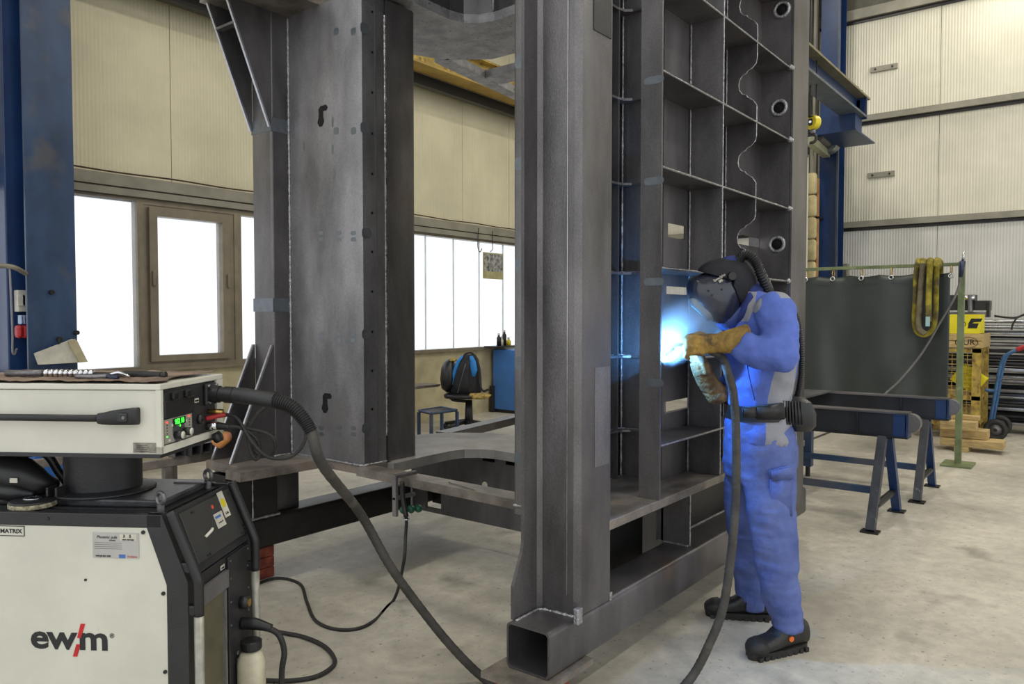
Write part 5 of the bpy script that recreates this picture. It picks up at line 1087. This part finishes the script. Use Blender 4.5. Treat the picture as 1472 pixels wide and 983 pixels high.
kn=K(1051,397,.118); mp('side_knob',tube(nb(),[kn,kn+LT*.02],[.021,.018],seg=20,sm=False),black,'auto',par=HE)
for px,py in ((1037,416),(1018,418),(1023,424)): kn=K(px,py,.122); mp('rivet',tube(nb(),[kn-LT*.01,kn+LT*.004],.005,seg=8,sm=False),black,par=HE)
# visor frame on the front lower face, centred and wide
vis=[(990,429),(1003,421),(1012,424),(1028,448),(1026,460),(1018,462),(1002,446),(991,436)]
VF=mp('visor_frame',inflate(vis,1009,443,.098,0,5,12),mat('visor_frame_grey',(120,130,138),.35,.2,.05),'auto',par=HE,label='pale grey visor frame')
mp('visor_lens',inflate([(992,434),(1000,433),(1020,455),(1017,462),(1006,452),(993,440)],1006,447,.085,0,6,10),lens,'auto',par=HE)
mp('chin_cloth',inflate(smooth_poly([(1026,460),(1040,462),(1062,440),(1076,432),(1070,452),(1056,472),(1044,478),(1032,470)],32),1052,458,.09,0,2.4,10),mat('chin_cloth',(60,76,130),.8,0,.1,9),par=HE)
tq=frame(K(1038,399,.1235)+LT*.0035,(K(1050,391,.12)-K(1028,404,.12)),ZV)
xv=(K(1049,391,.12)-K(1027,404,.12)).normalized(); yv=LT.cross(xv)
if yv.z<0: yv=-yv
MT=wm(HE).inverted()@frame(K(1034,399,.126),xv,yv); text('Speedglas',.016,MT,paper,HE,depth=.0012); MT=wm(HE).inverted()@frame(K(1036,404,.126),xv,yv); text('3M',.015,MT,paper,HE,depth=.0012,bold=.0006)
# corrugated air hose
rf=lambda u: .0215+.0035*math.sin(u*2*pi*34)
mp('air_hose',tube(nb(),[K(1066,384,.02),K(1064,372,.05),K(1074,366,.08),K(1086,376,.09),K(1094,394,.08),K(1103,413,.04),K(1106,424,-.02)],rf,seg=12,n=260),black,par=HE)
mp('back_hose',tube(nb(),[K(1128,430,-.02),K(1145,455,-.01),K(1151,490,.0),K(1152,530,.0),K(1148,560,.01),K(1143,578,.02)],lambda u:.013+.002*math.sin(u*2*pi*60),seg=10,n=420),black)
# gloves: near (left) hand round the torch
bm=nb()
def fing(b,pts,r): tube(b,pts,r,seg=10,n=14); ball(b,pts[0],r[0]*.98,seg=10); ball(b,pts[-1],r[-1]*.98,seg=10)
SN=.13
loft(bm,[(K(1072,488,.19),ZV*.066,LT*.060),(K(1062,489,.185),ZV*.064,LT*.056),(K(1045,491,.17),ZV*.052,LT*.044),(K(1030,493,.155),ZV*.044,LT*.036),(K(1016,494,.14),ZV*.045,LT*.033),(K(1003,496,.13),ZV*.042,LT*.028),(K(996,498,.125),ZV*.030,LT*.022)],20)
for i in range(4):
    y=484+i*7.5; fing(bm,[K(1008,y+1,.15),K(994,y,.165),K(986,y+4,.145),K(989,y+8,.115)],[.0155,.0145,.013,.012])
fing(bm,[K(1018,486,.11),K(1004,481,.09),K(992,486,.085)],[.019,.016,.013])
g=fuse(bm,.005,3); wrinkle(g,.003,(26,26,26),2)
GN=mp('leather_glove',g,leather,label='tan leather gauntlet glove holding the torch')
mp('glove_cuff_hem',loft(nb(),[(K(1073,488,.19),ZV*.068,LT*.062),(K(1071,488,.19),ZV*.069,LT*.063)],20),leather,par=GN)
# far (right) hand, fingers up
bm=nb()
loft(bm,[(K(1044,572,-.05),LT*.064,(FD*.86-ZV*.51).normalized()*.062),(K(1034,570,-.03),LT*.058,(FD*.86-ZV*.51).normalized()*.058),(K(1026,560,-.02),LT*.052,(FD*.86-ZV*.51).normalized()*.052),(K(1015,546,.0),LT*.044,(FD*.86-ZV*.51).normalized()*.046),(K(1009,532,.02),LT*.046,(FD*.86-ZV*.51).normalized()*.046),(K(1003,518,.03),LT*.042,(FD*.9-ZV*.4).normalized()*.040)],20)
for i in range(4):
    o_=i*.017-.03; dx=i*4.5-5
    fing(bm,[K(1002+dx*.6,521,.03+o_),K(995+dx,509-i,.035+o_),K(988+dx,497+i*1.5,.04+o_),K(984+dx,487+i*3,.04+o_)],[.0165,.0155,.014,.012])
fing(bm,[K(1016,534,.06),K(1012,520,.085),K(1005,509,.085)],[.020,.017,.014])
g=fuse(bm,.005,3); wrinkle(g,.003,(26,26,26),5)
mp('leather_glove',g,mat('scorched_brown_leather',(122,98,60),.75,0,.35,16,.4,120,grime=((52,42,34),14,.52,.8)),label='dark dirty leather glove with raised fingers')
# shoes
def shoe(toe,heel,lab):
    toe=V((toe.x,toe.y,0)); heel=V((heel.x,heel.y,0)); d=(toe-heel).normalized(); sd=ZV.cross(d); L_=.335; mid=(toe+heel)/2; h0=mid-d*L_/2
    bm=nb(); R_=[]
    for u,wd,zb,zt in ((.0,.030,.03,.085),(.03,.040,.03,.135),(.15,.046,.028,.165),(.30,.047,.028,.165),(.45,.049,.028,.135),(.60,.052,.028,.098),(.75,.056,.028,.088),(.88,.052,.028,.080),(.96,.038,.030,.066),(1.0,.022,.034,.05)):
        R_.append((h0+d*(L_*u)+ZV*((zb+zt)/2),sd*wd,ZV*((zt-zb)/2)))
    loft(bm,R_,22,.75); tube(bm,[h0+d*.09+ZV*.10,h0+d*.085+ZV*.17],[.052,.05],seg=16,sm=False)
    sh=mp('safety_shoe',fuse(bm,.006,4),mat('black_shoe_leather',(36,35,34),.42,0,.2,12,.25,120) if 'black_shoe_leather' not in bpy.data.materials else bpy.data.materials['black_shoe_leather'],label=lab)
    bm=nb(); loft(bm,[(h0+d*(L_*.5)+ZV*.001,d*(L_*.49),sd*.044),(h0+d*(L_*.5)+ZV*.012,d*(L_*.50),sd*.048),(h0+d*(L_*.5)+ZV*.034,d*(L_*.505),sd*.050)],32,.8); obj('sole',bm,blackr,sh,'auto')
    for k_ in range(9):
        for s in (-1,1): c=h0+d*(L_*(.1+.1*k_))+sd*s*.041; obj('tread_lug',box(nb(),-.010,.010,-.006,.0065,0,.02,frame(c,d,sd)),blackr,sh)
    obj('toe_cap',loft(nb(),[(h0+d*(L_*.80)+ZV*.055,sd*.058,ZV*.036),(h0+d*(L_*.90)+ZV*.054,sd*.053,ZV*.032),(h0+d*(L_*.97)+ZV*.05,sd*.038,ZV*.024),(h0+d*(L_*1.012)+ZV*.046,sd*.018,ZV*.014)],18,.8),blackr,sh,True)
    obj('strap',loft(nb(),[(h0+d*(L_*.30)+ZV*.10,sd*.051,ZV*.056),(h0+d*(L_*.42)+ZV*.092,sd*.053,ZV*.05)],18,.8),bpy.data.materials['black_shoe_leather'],sh,True)
    c=h0+d*(L_*.40)+ZV*.080
    if 'nearest' not in lab: return
    side=sd if sd.dot(LT)>0 else -sd; obj('orange_badge',tube(nb(),[c+side*.042,c+side*.0535],.013,seg=12,sm=False),mat('orange_badge',(230,110,40),.5) if 'orange_badge' not in bpy.data.materials else bpy.data.materials['orange_badge'],sh)
    obj('buckle',torus(nb(),c+side*.052+ZV*.035-d*.05,.011,.002,side),chrome,sh)
shoe(P(1078,948,2,0),P(1156,930,2,0),'black safety shoe nearest the camera'); shoe(P(1018,884,2,0),P(1106,890,2,0),'black safety shoe beside the base tube')
# ---------------------------------------------------------------- torch and hose
ARC=V((3.195,1.612,1.352))
t=thing('welding_torch','welding torch with a long worn hose from the wire feeder to the gloved hands','welding torch',tuple(K(1000,498,.12)))
Mw=wm(WF)
c0_=Mw@V((.008,.312,1.282)); c1_=P(355,571,1,c0_.y-.0)
dd=V((math.cos(MR),math.sin(MR),0))
def fl_(u,py): return Mw@V((u,.312,0)) 
h=[Mw@V((.01,.312,1.282)),Mw@V((.04,.312,1.281))]
obj('connector_collar',tube(nb(),h,[.029,.029],seg=20,sm=False),black,t,'auto')
h2=[Mw@V((.04,.312,1.281)),Mw@V((.13,.306,1.276)),Mw@V((.235,.298,1.262))]
obj('torch_plug_sleeve',tube(nb(),h2,[.025,.027,.025],seg=20,n=20),blackm,t,'auto'); 
for u in (.06,.205): obj('ring_nut',tube(nb(),[Mw@V((u,.31,1.28-.012*(u>.1))),Mw@V((u+.03,.309,1.279-.015*(u>.1)))],.0285,seg=20,sm=False),black,t,'auto')
hl=[Mw@V((.235,.298,1.262)),Mw@V((.29,.294,1.245)),Mw@V((.335,.29,1.205)),Mw@V((.365,.286,1.16))]
obj('kink_spring',tube(nb(),hl,lambda u:(.0245-.004*u)*(1+.10*math.sin(u*2*pi*22)),seg=14,n=260),black,t,True)
hs=[Mw@V((.365,.286,1.16)),Mw@V((.405,.28,1.05)),P(518,738,0,1.98),P(560,812,0,2.10),P(600,868,0,2.22),P(650,930,0,2.33),P(700,978,2,.022),P(760,1010,2,.022),P(860,1025,2,.022),P(950,1010,2,.022),P(992,976,2,.03),P(1020,925,0,3.02),P(1040,870,0,3.08),P(1053,780,0,3.15),P(1058,700,0,3.22),P(1058,620,0,3.26),P(1054,565,0,3.27),P(1046,535,0,3.25)]
hand=K(1038,514,.15); hs+= [hand,K(1020,503,.14)]
obj('hose',tube(nb(),hs,lambda u:.0185+.0006*math.sin(u*900),seg=12,n=420),hosem,t,True)
obj('torch_handle',tube(nb(),[K(1022,504,.14),K(1004,497,.12),K(988,496,.09)],[.019,.018,.015],seg=14,n=16),black,t,True)
g0=K(988,496,.09); obj('swan_neck',tube(nb(),[g0,g0.lerp(ARC,.45)+ZV*.028,ARC+(g0-ARC).normalized()*.06+ZV*.02],.009,seg=12,n=20),brassm,t,True)
e1=ARC+(g0-ARC).normalized()*.06+ZV*.02; obj('gas_nozzle',tube(nb(),[e1,ARC+(e1-ARC)*.25],[.013,.010],seg=14,sm=False),chrome,t,True)
# arc
em=bpy.data.materials.new('arc_plasma'); em.use_nodes=True; n_=em.node_tree; n_.nodes.clear(); o_=n_.nodes.new('ShaderNodeOutputMaterial'); e_=n_.nodes.new('ShaderNodeEmission'); e_.inputs[0].default_value=(.45,.75,1,1); e_.inputs[1].default_value=60; n_.links.new(e_.outputs[0],o_.inputs[0])
bm=nb(); ball(bm,ARC,.012); tag(obj('welding_arc',bm,em,None,True),'blinding white-blue welding arc at the torch tip','arc')
def ptl(loc,e,col,r=.015):
    d=bpy.data.lights.new('arc_light','POINT'); d.energy=e; d.color=col; d.shadow_soft_size=r; l=bpy.data.objects.new('arc_light',d); COL.objects.link(l); l.location=loc
ptl(ARC+V((.02,-.012,.02)),ARC_E,(.13,.42,1))
# fume lit by the arc: a soft cloud, densest at the arc
fm=bpy.data.materials.new('welding_fume'); fm.use_nodes=True; nt=fm.node_tree; nt.nodes.clear(); N_=nt.nodes; L_=nt.links
o_=N_.new('ShaderNodeOutputMaterial'); vs_=N_.new('ShaderNodeVolumeScatter'); vs_.inputs['Color'].default_value=(.95,.97,1,1); vs_.inputs['Anisotropy'].default_value=.1
tc=N_.new('ShaderNodeTexCoord'); ln=N_.new('ShaderNodeVectorMath'); ln.operation='LENGTH'; L_.new(tc.outputs['Object'],ln.inputs[0])
mr=N_.new('ShaderNodeMapRange'); mr.interpolation_type='SMOOTHSTEP'; mr.inputs['From Min'].default_value=1.0; mr.inputs['From Max'].default_value=.0; mr.inputs['To Min'].default_value=0; mr.inputs['To Max'].default_value=1; L_.new(ln.outputs['Value'],mr.inputs[0])
nz=N_.new('ShaderNodeTexNoise'); nz.inputs['Scale'].default_value=2.2; nz.inputs['Detail'].default_value=3; L_.new(tc.outputs['Object'],nz.inputs[0])
m1=N_.new('ShaderNodeMath'); m1.operation='MULTIPLY'; L_.new(mr.outputs[0],m1.inputs[0]); L_.new(nz.outputs[0],m1.inputs[1]); m2=N_.new('ShaderNodeMath'); m2.operation='MULTIPLY'; L_.new(m1.outputs[0],m2.inputs[0]); m2.inputs[1].default_value=FUME; L_.new(m2.outputs[0],vs_.inputs['Density'])
L_.new(vs_.outputs[0],o_.inputs['Volume'])
bm=nb(); bmesh.ops.create_icosphere(bm,subdivisions=3,radius=1.0)
fo=tag(obj('welding_fume',bm,fm,None,True),'bright puff of welding fume rising from the arc towards the helmet','smoke',kind='stuff')
xa=(K(1020,455)-K(952,512)); xa=(xa-V((0,0,0))).normalized(); ya=LT.cross(xa).normalized(); za=xa.cross(ya)
fo.matrix_world=Matrix.Translation(ARC+xa*.14+LT*-.03+V((0,0,.05)))@Matrix((xa,ya,za)).transposed().to_4x4()@Matrix.Diagonal((.25,.15,.14,1))
